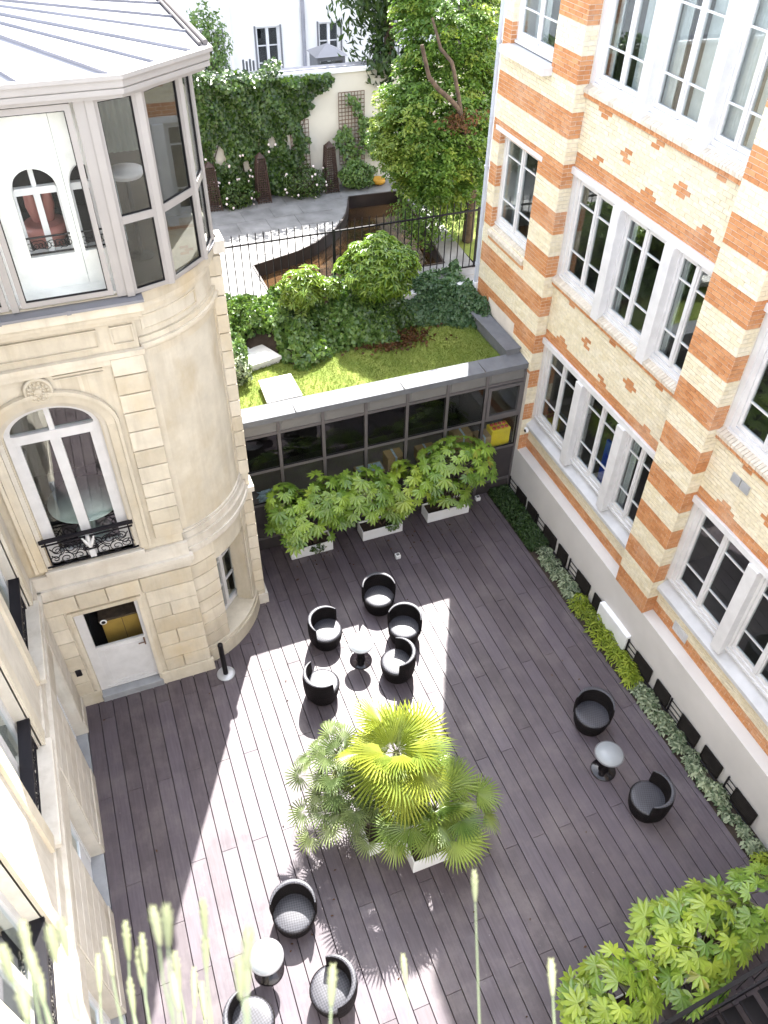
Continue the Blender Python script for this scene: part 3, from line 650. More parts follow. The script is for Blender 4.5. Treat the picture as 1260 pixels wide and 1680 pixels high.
# frieze panels and crowning cornice
m = MB(); m.box(-3.6,0.47,FY-0.045,FY+0.03,7.70,7.78); m.box(-3.6,0.45,FY-0.02,FY+0.03,7.60,7.697)
for x0, x1 in ((-3.4,-0.12),(0.06,0.38)):
    for q in ((x0,x1,7.885,7.905),(x0,x1,8.155,8.175)): m.box(q[0],q[1],FY-0.0,FY+0.03,q[2],q[3])
    for x in (x0, x1-0.02): m.box(x,x+0.02,FY-0.0,FY+0.03,7.905,8.155)
m.box(-0.85,-0.16,FY+0.004,FY+0.03,7.545,7.565); m.box(-0.85,-0.16,FY+0.004,FY+0.03,7.50,7.51)
m.build('frieze', 'stone', man)
m = MB(); m.box(-3.6,0.50,FY-0.06,FY+0.03,8.26,8.33); m.box(-3.6,0.54,FY-0.10,FY+0.03,8.333,8.42); m.box(-3.6,0.58,FY-0.14,FY+0.03,8.423,8.56)
m.build('cornice', 'stone', man)
MB().box(-3.6,0.60,FY-0.17,FY+0.3,8.562,8.60).box(-0.42,-0.36,FY-0.175,FY-0.1,8.55,8.615).box(-1.3,-1.24,FY-0.175,FY-0.1,8.55,8.615).build('zinc_sill', 'zinc', man)
# bowed corner bay
P0, Pm, P2 = (0.42,10.80), (1.22,11.20), (1.78,12.02)
def circ(a, b, c):
    ax, ay = a; bx, by = b; cx, cy = c
    dd = 2*(ax*(by-cy)+bx*(cy-ay)+cx*(ay-by))
    ux = ((ax*ax+ay*ay)*(by-cy)+(bx*bx+by*by)*(cy-ay)+(cx*cx+cy*cy)*(ay-by))/dd
    uy = ((ax*ax+ay*ay)*(cx-bx)+(bx*bx+by*by)*(ax-cx)+(cx*cx+cy*cy)*(bx-ax))/dd
    return (ux, uy), math.hypot(ax-ux, ay-uy)
BC, BR = circ(P0, Pm, P2)
A0 = math.atan2(P0[1]-BC[1], P0[0]-BC[0]); A1 = math.atan2(P2[1]-BC[1], P2[0]-BC[0])
def arcs(mb, r0, r1, z0, z1, a0=None, a1=None, n=24):
    mb.sweep_arc(BC, A0 if a0 is None else a0, A1 if a1 is None else a1, n, [(BR+r0, z0), (BR+r1, z0), (BR+r1, z1), (BR+r0, z1)]); return mb
da = A1-A0
m = MB(); arcs(m, -0.35, 0.0, 3.35, 8.6); m.build('bay_wall', 'stone_old', man)
m = MB()
arcs(m, -0.05, 0.018, 3.95, 7.62, A0, A0+da*0.07, 4); arcs(m, -0.05, 0.018, 3.95, 7.62, A1-da*0.07, A1, 4)
arcs(m, -0.05, 0.018, 7.50, 7.62, A0+da*0.07, A1-da*0.07); m.build('panel_border', 'stone', man)
m = MB(); arcs(m, -0.3, 0.07, 3.30, 3.42); arcs(m, -0.3, 0.13, 3.423, 3.52); arcs(m, -0.3, 0.10, 3.523, 3.70); arcs(m, -0.3, 0.05, 3.703, 3.84); arcs(m, -0.3, 0.03, 3.843, 3.90)
m.build('bay_ledge', 'stone_pale', man)
m = MB(); arcs(m, -0.2, 0.03, 7.63, 7.70); arcs(m, -0.2, 0.09, 7.703, 7.76); arcs(m, -0.2, 0.05, 7.763, 7.85); arcs(m, -0.2, 0.03, 8.22, 8.30); arcs(m, -0.2, 0.08, 8.303, 8.40); arcs(m, -0.2, 0.12, 8.403, 8.57)
for z0, z1 in ((7.93,7.95),(8.14,8.16)): arcs(m, -0.05, 0.015, z0, z1, A0+da*0.05, A0+da*0.62)
for a in (0.05, 0.60): arcs(m, -0.05, 0.015, 7.953, 8.137, A0+da*a, A0+da*(a+0.02), 2)
m.build('bay_cornice', 'stone', man)
MB().sweep_arc(BC, A0-0.03, A1+0.02, 24, [(BR-0.5,8.573),(BR+0.15,8.573),(BR+0.15,8.60),(BR-0.5,8.63)]).build('bay_zinc_sill', 'zinc', man)
# ground storey of the bay: base ledge, blocks either side of the recessed window
m = MB(); arcs(m, -0.75, 0.06, -0.05, 0.36, A0-0.02, A1+0.01, 28); arcs(m, -0.75, 0.03, 0.363, 0.47, A0-0.02, A1+0.01, 28); m.build('bay_base', 'stone_old', man)
m = MB(); arcs(m, -0.35, -0.012, 0.472, 3.30, A0, A0+da*0.30, 10); arcs(m, -0.35, -0.012, 2.74, 3.30, A0+da*0.30, A1-da*0.16, 16); arcs(m, -0.35, -0.012, 0.472, 3.30, A1-da*0.16, A1, 6)
m.build('bay_ground_wall', 'stone_old', man)
zz = [0.48,0.83,1.18,1.53,1.88,2.23,2.58,2.93,3.28]
for z0, z1 in zip(zz[:-1], zz[1:]):
    arcs(MB(), -0.05, 0.006, z0+0.012, z1-0.012, A0+0.004, A0+da*0.30, 8).build('stone_block', 'stone', man)
    arcs(MB(), -0.05, 0.006, z0+0.012, z1-0.012, A1-da*0.16, A1-0.004, 5).build('stone_block', 'stone', man)
# window plane set back on the chord
Wa, Wb = Vector((0.80,11.50,0)), Vector((1.38,12.12,0)); wd = (Wb-Wa).normalized(); wn_ = Vector((wd.y,-wd.x,0))
def wbox(mb, s0, s1, d0, d1, z0, z1):
    a = Wa+wd*s0; b = Wa+wd*s1
    q = [a+wn_*d0, b+wn_*d0, b+wn_*d1, a+wn_*d1]
    mb.hexa([(p.x,p.y,z0) for p in q], [(p.x,p.y,z1) for p in q]); return mb
WL = (Wb-Wa).length
m = MB(); wbox(m,-0.35,0.0,-0.04,0.04,0.47,3.3); wbox(m,WL,WL+0.06,-0.04,0.32,0.47,3.3); wbox(m,0,WL,-0.04,0.1,2.72,3.3)
m.build('bay_window_reveal', 'stone_old', man)
m = MB(); wbox(m,0,0.07,0,0.08,0.5,2.72); wbox(m,WL-0.07,WL,0,0.08,0.5,2.72); wbox(m,0.07,WL-0.07,0,0.08,0.5,0.62); wbox(m,0.07,WL-0.07,0,0.08,2.64,2.72); wbox(m,WL*0.36,WL*0.36+0.10,0,0.09,0.62,2.64)
for z in (1.25, 1.95): wbox(m,0.07,WL-0.07,0.02,0.06,z,z+0.04)
bw = m.build('window', 'frame', man); bw['label'] = 'white casement window set back in the bowed bay'
wbox(MB(),0.06,WL-0.06,0.03,0.036,0.6,2.66).build('pane', 'glass', bw)
MB().box(0.0,1.2,12.6,12.7,0,3.3).build('bay_room', 'interior', man)
m = MB(); m.lathe([(0.05,0),(0.05,0.05),(0.03,0.07),(0.03,0.12),(0.0005,0.12)], (1.56,11.86,0.472), 14); tag(m.solo('spotlight', 'threshold', (1.56,11.86,0.472)), 'small stone coloured spotlight on the ledge of the bowed bay', 'spotlight')
# corner pilaster with quoins
m = MB(); m.box(1.74,1.955,12.03,13.60,-0.05,8.6); m.build('pilaster', 'stone', man)
pz = [0.05]+[0.40+0.345*i for i in range(24)]
for i, (z0, z1) in enumerate(zip(pz[:-1], pz[1:])):
    if 3.3 < z0+0.1 < 3.75: continue
    MB().bbox(1.745,1.975,11.985,12.4,z0+0.012,z1-0.012,0.008).build('stone_block', 'stone', man)
MB().box(1.70,2.02,11.93,12.3,3.40,3.53).build('pilaster_moulding', 'stone_pale', man); MB().box(1.69,2.05,11.90,12.3,8.40,8.60).build('pilaster_cap', 'stone_pale', man); MB().box(1.73,2.03,11.95,13.58,-0.05,0.30).build('pilaster_foot', 'stone_pale', man)
# veranda on top
ver = [(-3.6,10.6),(0.46,10.6),(1.04,10.78),(1.63,11.36),(1.86,11.98),(1.88,14.1)]
def seg(mb, a, b, s0, s1, d0, d1, z0, z1):
    a = Vector((*a,0)); b = Vector((*b,0)); u = (b-a).normalized(); nrm = Vector((u.y,-u.x,0))
    p, q = a+u*s0, a+u*s1
    c = [p+nrm*d0, q+nrm*d0, q+nrm*d1, p+nrm*d1]
    mb.hexa([(v.x,v.y,z0) for v in c], [(v.x,v.y,z1) for v in c]); return mb
vr = MB(); VZ0, VZ1 = 8.62, 11.12
MB().prism([(0.45,10.75),(1.0,10.9),(1.55,11.4),(1.75,12.0),(1.75,14.0),(0.45,14.0)],8.6,8.655).build('bay_floor','room_brown',man)
MB().box(-3.6,0.40,FY+0.1,14.0,8.6,8.66).build('veranda_floor', 'interior_pale', man)
for i in range(1, 5):
    x, y = ver[i]; MB().prism([(x-0.05,y-0.04),(x+0.05,y-0.04),(x+0.05,y+0.06),(x-0.05,y+0.06)], VZ0-0.01, VZ1+0.05).build('veranda_post', 'alu', man)
MB().box(0.28,0.41,FY-0.01,FY+0.08,VZ0,VZ1).build('veranda_post', 'alu', man); MB().box(-1.08,-0.99,FY-0.01,FY+0.08,VZ0,VZ1).build('veranda_post', 'alu', man)
def light(a, b, z0, z1, transoms, name, fr=0.07, inset=0.0, glass='glass_v'):
    L = (Vector(b)-Vector(a)).length
    m = MB(); seg(m,a,b,0.03,0.03+fr,-0.03,0.03,z0,z1); seg(m,a,b,L-0.03-fr,L-0.03,-0.03,0.03,z0,z1)
    seg(m,a,b,0.03+fr,L-0.03-fr,-0.03,0.03,z0,z0+fr); seg(m,a,b,0.03+fr,L-0.03-fr,-0.03,0.03,z1-fr,z1)
    for t_ in transoms: seg(m,a,b,0.03+fr,L-0.03-fr,-0.035,0.035,t_-0.05,t_+0.05)
    f = m.build('veranda_frame', 'alu', man)
    gsk = MB()
    zs_ = [z0+fr]+[v for t_ in transoms for v in (t_-0.05,t_+0.05)]+[z1-fr]
    for za, zb in zip(zs_[::2], zs_[1::2]):
        seg(MB(),a,b,0.03+fr,L-0.03-fr,-0.004,0.004,za,zb).build('pane', glass, f)
        for s0, s1, c, e in ((0.03+fr,0.03+fr+0.012,za,zb),(L-0.03-fr-0.012,L-0.03-fr,za,zb),(0.042+fr,L-0.042-fr,za,za+0.012),(0.042+fr,L-0.042-fr,zb-0.012,zb)): seg(gsk,a,b,s0,s1,-0.018,0.018,c,e)
    gsk.build('gasket', 'gasket', f)
light((-0.98,10.6),(0.27,10.6),VZ0+0.05,VZ1-0.04,[],'f'); light((-2.5,10.6),(-1.08,10.6),VZ0+0.05,VZ1-0.04,[],'f')
light(ver[1],ver[2],VZ0,VZ1,[9.64],'f',0.06,glass='glass'); light(ver[2],ver[3],VZ0,VZ1,[9.64],'f',0.06,glass='glass'); light(ver[3],ver[4],VZ0,VZ1,[9.64],'f',0.05,glass='glass'); light(ver[4],ver[5],VZ0,VZ1,[],'f')
# inner wall with arched windows behind the veranda glass
m = MB(); IY = 11.05
for cx in (-0.42, 0.36): pass
arched_wall(m, -3.4, -0.035, 8.66, 11.1, IY, IY+0.25, -0.68, -0.12, 9.12, 9.97, 0.28)
arched_wall(m, -0.03, 0.395, 8.66, 11.1, IY, IY+0.25, 0.02, 0.37, 9.12, 9.97, 0.28)
m.build('inner_wall', 'interior_pale', man)
for cx in (-0.40, 0.30):
    m = MB(); y = IY+0.12
    arch_band(m, cx-0.26, cx+0.26, 9.97, 0.26, 0.04, y, y+0.06); m.box(cx-0.30,cx-0.25,y,y+0.06,9.12,9.97); m.box(cx+0.25,cx+0.30,y,y+0.06,9.12,9.97)
    m.box(cx-0.25,cx+0.25,y-0.02,y+0.06,9.90,9.99); m.box(cx-0.04,cx+0.04,y-0.01,y+0.06,9.12,9.90); m.box(cx-0.03,cx+0.03,y,y+0.06,9.99,10.21)
    iw = m.build('inner_window', 'frame', man)
    m = MB(); m.box(cx-0.29,cx+0.29,IY+0.03,IY+0.05,9.36,9.38); m.box(cx-0.29,cx+0.29,IY+0.03,IY+0.05,9.14,9.16)
    for k in range(8): scroll(m, (cx-0.25+0.07*k, 9.26), 0.07, 1.4, 1 if k % 2 else -1, IY+0.04, 0.007, k)
    m.build('guard', 'iron', iw)
MB().box(0.40,0.44,10.72,13.9,8.67,11.05).build('added_dark_screen', 'interior_dark', man)  # dark screen added to darken the view through the slanted panes
MB().box(-3.4,0.395,13.8,13.9,8.66,11.1).box(-3.4,0.395,IY+0.26,13.8,11.0,11.1).box(-3.4,0.395,IY+0.26,13.8,8.665,8.68).build('back_room', 'interior_dark', man)
# zinc roof: facets running up to an apex
AP = Vector((-1.65,12.0,12.07)); EZ = 11.36
ev = [(-4.2,10.45),(0.86,10.45),(2.03,11.30),(1.95,14.6),(-4.2,14.6)]
rf = MB(); npv = len(ev)
for i in range(npv-1):
    a, b = Vector((*ev[i],EZ)), Vector((*ev[i+1],EZ)); rf.hexa([a-Vector((0,0,.03)), b-Vector((0,0,.03)), AP-Vector((0,0,.03))], [a, b, AP])
roof = rf.build('roof', 'zinc', man)
seams = [(-1.2,10.45),(-0.24,10.45),(0.76,10.45),(1.34,10.80),(1.86,11.17),(2.01,12.1),(1.99,13.0),(1.97,13.9),(-2.2,10.45)]
for x, y in seams:
    e = Vector((x,y,EZ)); n_ = Vector((0,0,1))
    a = e+(AP-e)*0.012; b = e+(AP-e)*0.985
    MB().bar(a+n_*0.010, b+n_*0.010, 0.016, 0.04).build('roof_seam', 'zinc_dark', roof)
def offset_poly(k): return [(-4.2,10.45-k),(0.86+k*0.25,10.45-k),(2.03+k,11.30-k*0.45),(1.95+k,14.6)]
fs = MB()
for (k0, k1, z0, z1) in ((-0.04,0.075,EZ-0.028,EZ+0.02),(-0.04,0.035,EZ-0.115,EZ-0.031),(-0.04,0.010,EZ-0.132,EZ-0.118),(-0.04,0.022,EZ-0.195,EZ-0.135),(-0.30,-0.045,EZ-0.25,EZ-0.18)):
    a_, b_ = offset_poly(k0), offset_poly(k1)
    for i in range(3):
        q = [a_[i],a_[i+1],b_[i+1],b_[i]]; fs.hexa([(x,y,z0) for x,y in q], [(x,y,z1) for x,y in q])
fs.build('eaves', 'alu', man)
MB().tube([(2.04,11.36,EZ+0.05),(1.97,14.5,EZ+0.05)], 0.035, 10).tube([(1.97,11.36,EZ+0.04),(1.90,14.5,EZ+0.05)], 0.022, 8).build('gutter_pipe', 'alu_dark', man)
# taller slate block of the mansion behind the veranda
MB().box(-6,0.95,15.25,19,0,14.6).build('rear_block', 'stone', man)
MB().box(-6,1.95,14.2,15.2,0,8.6).build('rear_wall', 'stone', man)
pk = thing('lounge_chair', 'pink shell chair seen through the arched window of the veranda', 'chair', (-0.42,11.75,8.95))
m = MB(); m.lathe([(0.10,0),(0.22,0.03),(0.30,0.30),(0.27,0.36),(0.20,0.34),(0.0005,0.32)], (-0.42,11.75,8.95), 20); m.build('seat', 'pink', pk)
m = MB()
for s in (-1, 1): m.tube([(-0.42+s*0.08,11.85,9.22),(-0.42+s*0.11,11.87,9.5),(-0.42+s*0.13,11.87,9.74)], [0.05,0.085,0.05], 10)
m.build('backrest', 'pink', pk)
# room behind the slanted veranda glass
MB().box(0.445,1.84,12.9,12.96,8.66,11.1).build('bay_partition', 'room_brown', man)
m = MB(); V = []
for i in range(23):
    x = 0.52+0.03*i; V += [(x, 12.80+0.03*sin(i*2.1), 9.75), (x, 12.80+0.03*sin(i*2.1), 11.05)]
m.add(V, [(2*i,2*i+2,2*i+3,2*i+1) for i in range(22)], True); m.build('curtain', 'curtain_dim', man)
hb = thing('high_table', 'high table with a pale round top inside the slanted veranda glass', 'table', (0.78,11.65,8.655))
MB().lathe([(0.02,0),(0.17,0),(0.17,0.02),(0.03,0.04),(0.03,1.16)], (0.78,11.65,8.655), 24).build('pedestal', 'gasket', hb)
MB().lathe([(0.22,1.161),(0.245,1.20),(0.24,1.25),(0.0005,1.27)], (0.78,11.65,8.655), 28).build('top', 'rose', hb)

# ================================================================== STONE WING along the left edge of the deck
wing = thing('stone_wing', 'cream limestone wing running along the left edge of the deck with iron window guards', 'building', (-2.2, 6, 0))
WX = -2.2
def xwall(mb, y0, y1, z0, z1, x0=WX-0.4, x1=WX): mb.box(x0, x1, y0, y1, z0, z1)
w = MB(); doors = [(8.93,9.93),(6.32,7.39),(3.6,4.75),(0.9,2.05)]
wins = [(8.45,9.88),(5.78,7.18),(3.06,4.48),(0.35,1.75)]
ys = [10.6]+[v for a, b in doors for v in (b, a)]+[-2.0]
for a, b in zip(ys[::2], ys[1::2]): xwall(w, b, a, -0.1, 3.2)
for a, b in doors: xwall(w, a, b, 2.55, 3.2)
ys = [10.6]+[v for a, b in wins for v in (b, a)]+[-2.0]
for a, b in zip(ys[::2], ys[1::2]): xwall(w, b, a, 3.2, 7.3)
for a, b in wins: xwall(w, a, b, 3.2, 3.85); xwall(w, a, b, 7.0, 7.3)
xwall(w, -2.0, 10.6, 7.3, 12.0)
w.build('wall', 'stone_pale', wing)
m = MB(); m.box(WX-0.1,WX+0.03,-2,10.58,3.19,3.30); m.box(WX-0.1,WX+0.07,-2,10.56,3.303,3.40); m.box(WX-0.1,WX+0.10,-2,10.54,3.403,3.50); m.box(WX-0.1,WX+0.035,-2,10.56,3.503,3.80)
m.build('string_course', 'stone_pale', wing)
m = MB(); m.box(WX-0.1,WX+0.10,-2,10.50,7.55,7.70); m.box(WX-0.1,WX+0.05,-2,10.55,7.30,7.547); m.build('cornice', 'stone', wing)
for a, b in zip([10.58]+[y for y, _ in doors], [y for _, y in doors]+[-1]):
    if a-b > 0.3:
        for z0, z1 in rows_g: MB().bbox(WX-0.03, WX+0.014, b+0.03, a-0.03, z0+0.012, z1-0.012, 0.008).build('stone_block', 'stone_pale', wing)
        MB().bbox(WX-0.03, WX+0.03, b+0.01, a-0.01, -0.1, 0.345, 0.01).build('plinth', 'stone_pale', wing)
for i, (a, b) in enumerate(doors):
    m = MB(); x = WX-0.27
    m.box(x,x+0.06,a,a+0.09,0.03,2.55); m.box(x,x+0.06,b-0.09,b,0.03,2.55); m.box(x,x+0.06,a+0.09,b-0.09,2.45,2.55); m.box(x,x+0.06,(a+b)/2-0.05,(a+b)/2+0.05,0.03,2.45); m.box(x+0.01,x+0.05,a+0.09,b-0.09,0.03,0.85)
    dd = m.build('french_door', 'white', wing); MB().box(x+0.025,x+0.031,a+0.08,b-0.08,0.8,2.46).build('pane', 'glass', dd)
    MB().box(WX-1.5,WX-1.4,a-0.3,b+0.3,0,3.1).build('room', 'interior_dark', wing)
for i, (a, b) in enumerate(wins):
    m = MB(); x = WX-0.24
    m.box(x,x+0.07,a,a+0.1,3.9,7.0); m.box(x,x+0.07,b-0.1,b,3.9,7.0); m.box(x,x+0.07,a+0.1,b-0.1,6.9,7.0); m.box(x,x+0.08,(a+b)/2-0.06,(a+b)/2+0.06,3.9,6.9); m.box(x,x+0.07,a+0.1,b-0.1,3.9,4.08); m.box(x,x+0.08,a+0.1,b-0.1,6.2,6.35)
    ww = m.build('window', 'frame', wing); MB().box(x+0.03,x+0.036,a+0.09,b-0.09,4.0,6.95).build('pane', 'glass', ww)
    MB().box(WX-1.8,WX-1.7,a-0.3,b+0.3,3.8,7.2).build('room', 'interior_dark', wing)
    m = MB(); m.bbox(WX-0.35,WX+0.13,a-0.12,b+0.12,3.803,3.90,0.012); m.build('window_sill', 'stone_pale', wing)
    m = MB()
    for y0, y1 in ((a-0.22,a),(b,b+0.22)): m.box(WX-0.02,WX+0.05,y0,y1,3.91,7.0)
    m.box(WX-0.02,WX+0.05,a-0.22,b+0.22,7.003,7.22); m.build('window_surround', 'stone', wing)
    lab = ['black wrought iron window guard on the stone wing, farthest one next to the corner', 'black wrought iron window guard on the stone wing, second from the corner', 'black wrought iron window guard low at the left edge behind the flower spikes', 'black wrought iron window guard of the stone wing nearest the camera'][i]
    gw = thing('window_guard', lab, 'window guard', (WX, (a+b)/2, 3.9), 'iron guards of the stone wing')
    r_ = MB(); r_.box(WX-0.14,WX+0.02,a,b,4.55,4.60); r_.build('top_rail', 'iron', gw)
    r_ = MB(); r_.box(WX-0.08,WX-0.055,a,b,4.0,4.025); r_.box(WX-0.08,WX-0.055,a,b,4.44,4.46)
    r_.build('lower_rail', 'iron', gw)
    m = MB(); sub = MB()
    nS = 8
    for k in range(nS):
        cy = a+(b-a)*(k+0.5)/nS
        for zc, rr in ((4.13,0.085),(4.33,0.085)): scroll(sub, (cy, zc), rr, 1.6, 1 if k % 2 else -1, 0.0, 0.011, k)
    sub.tube([(a+(b-a)*j/16, 0.0, 4.22+0.06*sin(j*1.2)) for j in range(17)], 0.012, 5)
    sub.v = [(WX-0.067+v[1], v[0], v[2]) for v in sub.v]; sub.build('scrollwork', 'iron', gw)
    for y in (a+0.02, b-0.02): MB().box(WX-0.08,WX-0.055,y-0.012,y+0.012,3.9,4.56).build('upright', 'iron', gw)

# ================================================================== BRICK BUILDING (right), local axes: x along the wall towards the camera, y inwards
TH = 0.0227
bb = thing('brick_building', 'orange and yellow banded brick building with white windows on the right', 'building', (9.03,13.52,0), None, -(pi/2+TH), local=True)
BMAT = Matrix.Translation((9.03,13.52,0)) @ Matrix.Rotation(-(pi/2+TH), 4, 'Z')
CH = 0.0782; BZ0 = 1.34
NB = 2
bay0 = [0.05, 5.70, 11.35]; bay1 = [4.69, 10.34, 15.99]; DS = 0.25
SILLS = [2.10, 5.97, 9.69]; LINT = [4.37, 8.15, 11.92]
bricks = []
def lay(u0, u1, z0, z1, d, colf, axis='u', u=None, phase=0):
    """courses of bricks; axis 'u': face looking out at depth d ; axis 'd': return face at u, running from d=u0 to u1"""
    k0 = int(round((z0-BZ0)/CH)); k1 = int(round((z1-BZ0)/CH))
    for k in range(k0, k1):
        z = BZ0+CH*k; s = u0-(0.1135 if (k+phase) % 2 else 0.0)
        while s < u1-0.02:
            a, b = max(s, u0), min(s+0.227, u1); s += 0.227
            if b-a < 0.03: continue
            c = colf((a+b)/2, z+CH/2)
            if c: bricks.append((axis, (a+b)/2, b-a, z+CH/2, d, c, CH-0.011))
def band(z): return 'orange' if ((z-BZ0) % (12*CH)) < 6*CH else 'yellow'
OFFB = 0.0
def bandf(u, z): return band(z)
def spandrel(base, top, ub):
    def f(u, z):
        r = z-base; q = (u-ub-0.72) % 1.63; q = min(q, 1.63-q); e = (u-ub-1.53) % 1.63; e = min(e, 1.63-e); t = top-z
        if r < 0.245: return 'orange'
        if r < 0.32 and q < 0.17: return 'orange'
        if r < 0.40 and q < 0.09: return 'orange'
        m = base+0.71
        if abs(z-m) < 0.13 and e < 0.075: return 'orange'
        if abs(z-m) < 0.045 and e < 0.16: return 'orange'
        if t < 0.09 and q < 0.17: return 'orange'
        if t < 0.18 and q < 0.09: return 'orange'
        return 'yellow'
    return f
mort = MB()
TOPZ = 17.0
# piers (and the projecting end block), with their return faces
UEND = -3.0
awin = (-2.66, -0.92)
arows = [(2.2,4.37),(6.02,8.16),(9.80,11.94)]
def solid_rows(u0, u1, d, zs, th=0.25):
    for a, b in zs: mort.box(u0, u1, d+0.004, d+th, a, b)
mort.box(UEND+0.003, awin[0], 0.004, 0.4, 0, TOPZ); mort.box(awin[1], 0.046, 0.004, 0.4, 0, TOPZ)
for a, b in ((0,6.02),(8.16,9.80),(11.94,TOPZ)): mort.box(awin[0], awin[1], 0.004, 0.4, a, b)
for k in range(29, 152):
    z0 = BZ0+CH*k; zc = z0+CH/2
    cut = None
    for a, b in arows[1:]:
        if a < zc < b: cut = awin
    if 3.95 < zc < 4.42: cut = (-2.35, -0.95)
    for w0, w1 in ([(UEND, 0.05)] if cut is None else [(UEND, cut[0]), (cut[1], 0.05)]):
        lay(w0, w1, z0, z0+CH, 0.0, bandf)
lay(0.0, 0.26, 1.34, 13.2, 0.05, lambda u, z: band(z), 'd')
for i in range(2):
    p0, p1 = bay1[i], bay0[i+1]
    mort.box(p0+0.004, p1-0.004, 0.004, 0.5, 0, TOPZ)
    lay(p0, p1, 1.34, 13.2, 0.0, bandf, phase=1)
    lay(0.0, 0.26, 1.34, 13.2, p1, bandf, 'd')
# window reveals of the end block
for a, b in arows[1:]:
    lay(0.0, 0.16, a, b, awin[0], bandf, 'd')
for i in range(2):
    u0, u1 = bay0[i], bay1[i]
    zones = [(1.30, SILLS[0]-0.11, None), (LINT[0]+0.18, SILLS[1]-0.10, 'p'), (LINT[1]+0.18, SILLS[2]-0.10, 'p'), (LINT[2]+0.18, 13.2, 'p')]
    for a, b, kind in zones:
        mort.box(u0-0.003, u1+0.003, DS+0.004, DS+0.3, a, b+0.1)
        if kind: lay(u0+0.003, u1-0.003, a, b, DS, spandrel(a+0.02, b, u0))
        else: lay(u0+0.003, u1-0.003, a, b, DS, lambda u, z: 'orange' if z < 1.62 else 'yellow')
    mort.box(u0-0.003, u1+0.003, DS+0.1, DS+0.3, 13.2, TOPZ)
# closed shell behind
mort.box(UEND, 20, 6.0, 6.2, 0, TOPZ); mort.box(UEND, UEND+0.2, 0.4, 6.0, 0, TOPZ); mort.box(19.8, 20, 0.5, 6.0, 0, TOPZ); mort.box(UEND, 20, 0.3, 6.2, TOPZ, TOPZ+0.2)
mort.box(bay1[1]+1.2, 20, 0.004, 0.5, 0, TOPZ)
mort.build('wall', 'mortar', bb)
# keep the 300 bricks that show largest as parts, the rest as brickwork
def brick_quad(b):
    ax, c, l, z, d, colr, h = b
    if ax == 'u': q = [(c-l/2,d-0.005,z-h/2),(c+l/2,d-0.005,z-h/2),(c+l/2,d-0.005,z+h/2),(c-l/2,d-0.005,z+h/2)]
    else: q = [(d+0.005,c-l/2,z-h/2),(d+0.005,c+l/2,z-h/2),(d+0.005,c+l/2,z+h/2),(d+0.005,c-l/2,z+h/2)]
    return q
def pixarea(b):
    P = [px(BMAT @ Vector(v)) for v in brick_quad(b)]
    if not all(2 < p[0] < 1258 and 2 < p[1] < 1678 for p in P): return 0.0
    if b[0] == 'd' and b[4] < -0.5: return 0.0
    a = 0
    for i in range(4): a += P[i][0]*P[(i+1) % 4][1]-P[(i+1) % 4][0]*P[i][1]
    return abs(a)/2
bricks.sort(key=lambda b: -pixarea(b))
def brick_box(mb, b, c=(0, 0, 0), j=0.0):
    ax, cc, l, z, d, colr, h = b; l -= 0.011
    z -= c[2]
    if ax == 'u': x0, x1, y0, y1 = cc-l/2-c[0], cc+l/2-c[0], d-0.005-j-c[1], d+0.03-c[1]
    else: x0, x1, y0, y1 = d-0.03-c[0], d+0.005+j-c[0], cc-l/2-c[1], cc+l/2-c[1]
    mb.box(x0, x1, y0, y1, z-h/2, z+h/2)
bcache = {}
for b in bricks[:300]:
    key = (b[0], round(b[2], 3), b[5])
    pos = (b[1], b[4], b[3]) if b[0] == 'u' else (b[4], b[1], b[3])
    if key not in bcache:
        m = MB(); brick_box(m, b, pos); me = m.mesh('brick'); me.materials.append(M[b[5]]); bcache[key] = me
    jj = random.uniform(-0.002, 0.002)
    put('brick', bcache[key], bb, (pos[0], pos[1]+jj, pos[2]) if b[0] == 'u' else (pos[0]+jj, pos[1], pos[2]))
rest = {'orange': MB(), 'yellow': MB()}
for b in bricks[300:]: brick_box(rest[b[5]], b, j=random.uniform(-0.002, 0.002))
for k, m in rest.items(): m.build('brickwork', k, bb, stuff=True)
# sloping brick sills of the upper floors, cement sill of the ground floor
def sloped_sill(u0, u1, z):
    top = MB(); fr = MB(); n = int((u1-u0)/0.076); s = (u1-u0)/n
    for k in range(n):
        a, b = u0+k*s+0.005, u0+(k+1)*s-0.005; j = random.uniform(-0.004, 0.004)
        sec = [(DS-0.10+j, z-0.02),(DS+0.12, z-0.02),(DS+0.12, z+0.17),(DS-0.10+j, z+0.045)]
        top.hexa([(a,y,zz) for y,zz in sec], [(b,y,zz) for y,zz in sec])
        if k % 1 == 0: fr.box(a, b, DS-0.075+j, DS+0.1, z-0.10, z-0.026)
    top.build('sill_bricks', 'greybrick', bb, stuff=True); fr.build('sill_bricks', 'orange', bb, stuff=True)
    MB().box(u0, u1, DS-0.06, DS+0.12, z-0.098, z-0.03).build('sill_bed', 'mortar', bb)
for i in range(2):
    for z in SILLS[1:]: sloped_sill(bay0[i]+0.004, bay1[i]-0.004, z)
    m = MB(); u0, u1 = bay0[i]+0.003, bay1[i]-0.003
    sec = [(DS-0.11, 2.06),(DS+0.14, 2.06),(DS+0.14, 2.30),(DS-0.11, 2.14)]
    m.hexa([(u0,y,zz) for y,zz in sec], [(u1,y,zz) for y,zz in sec]); m.build('cement_sill', 'cement', bb)
    m = MB(); m.box(u0+0.05, u1, DS-0.06, DS+0.02, 2.025, 2.057); m.build('sill_drip', 'orange', bb)
    for z in LINT:
        m = MB(); m.bbox(u0, u1, DS-0.06, DS+0.10, z+0.06, z+0.19, 0.006); lt = m.build('lintel', 'frame', bb)
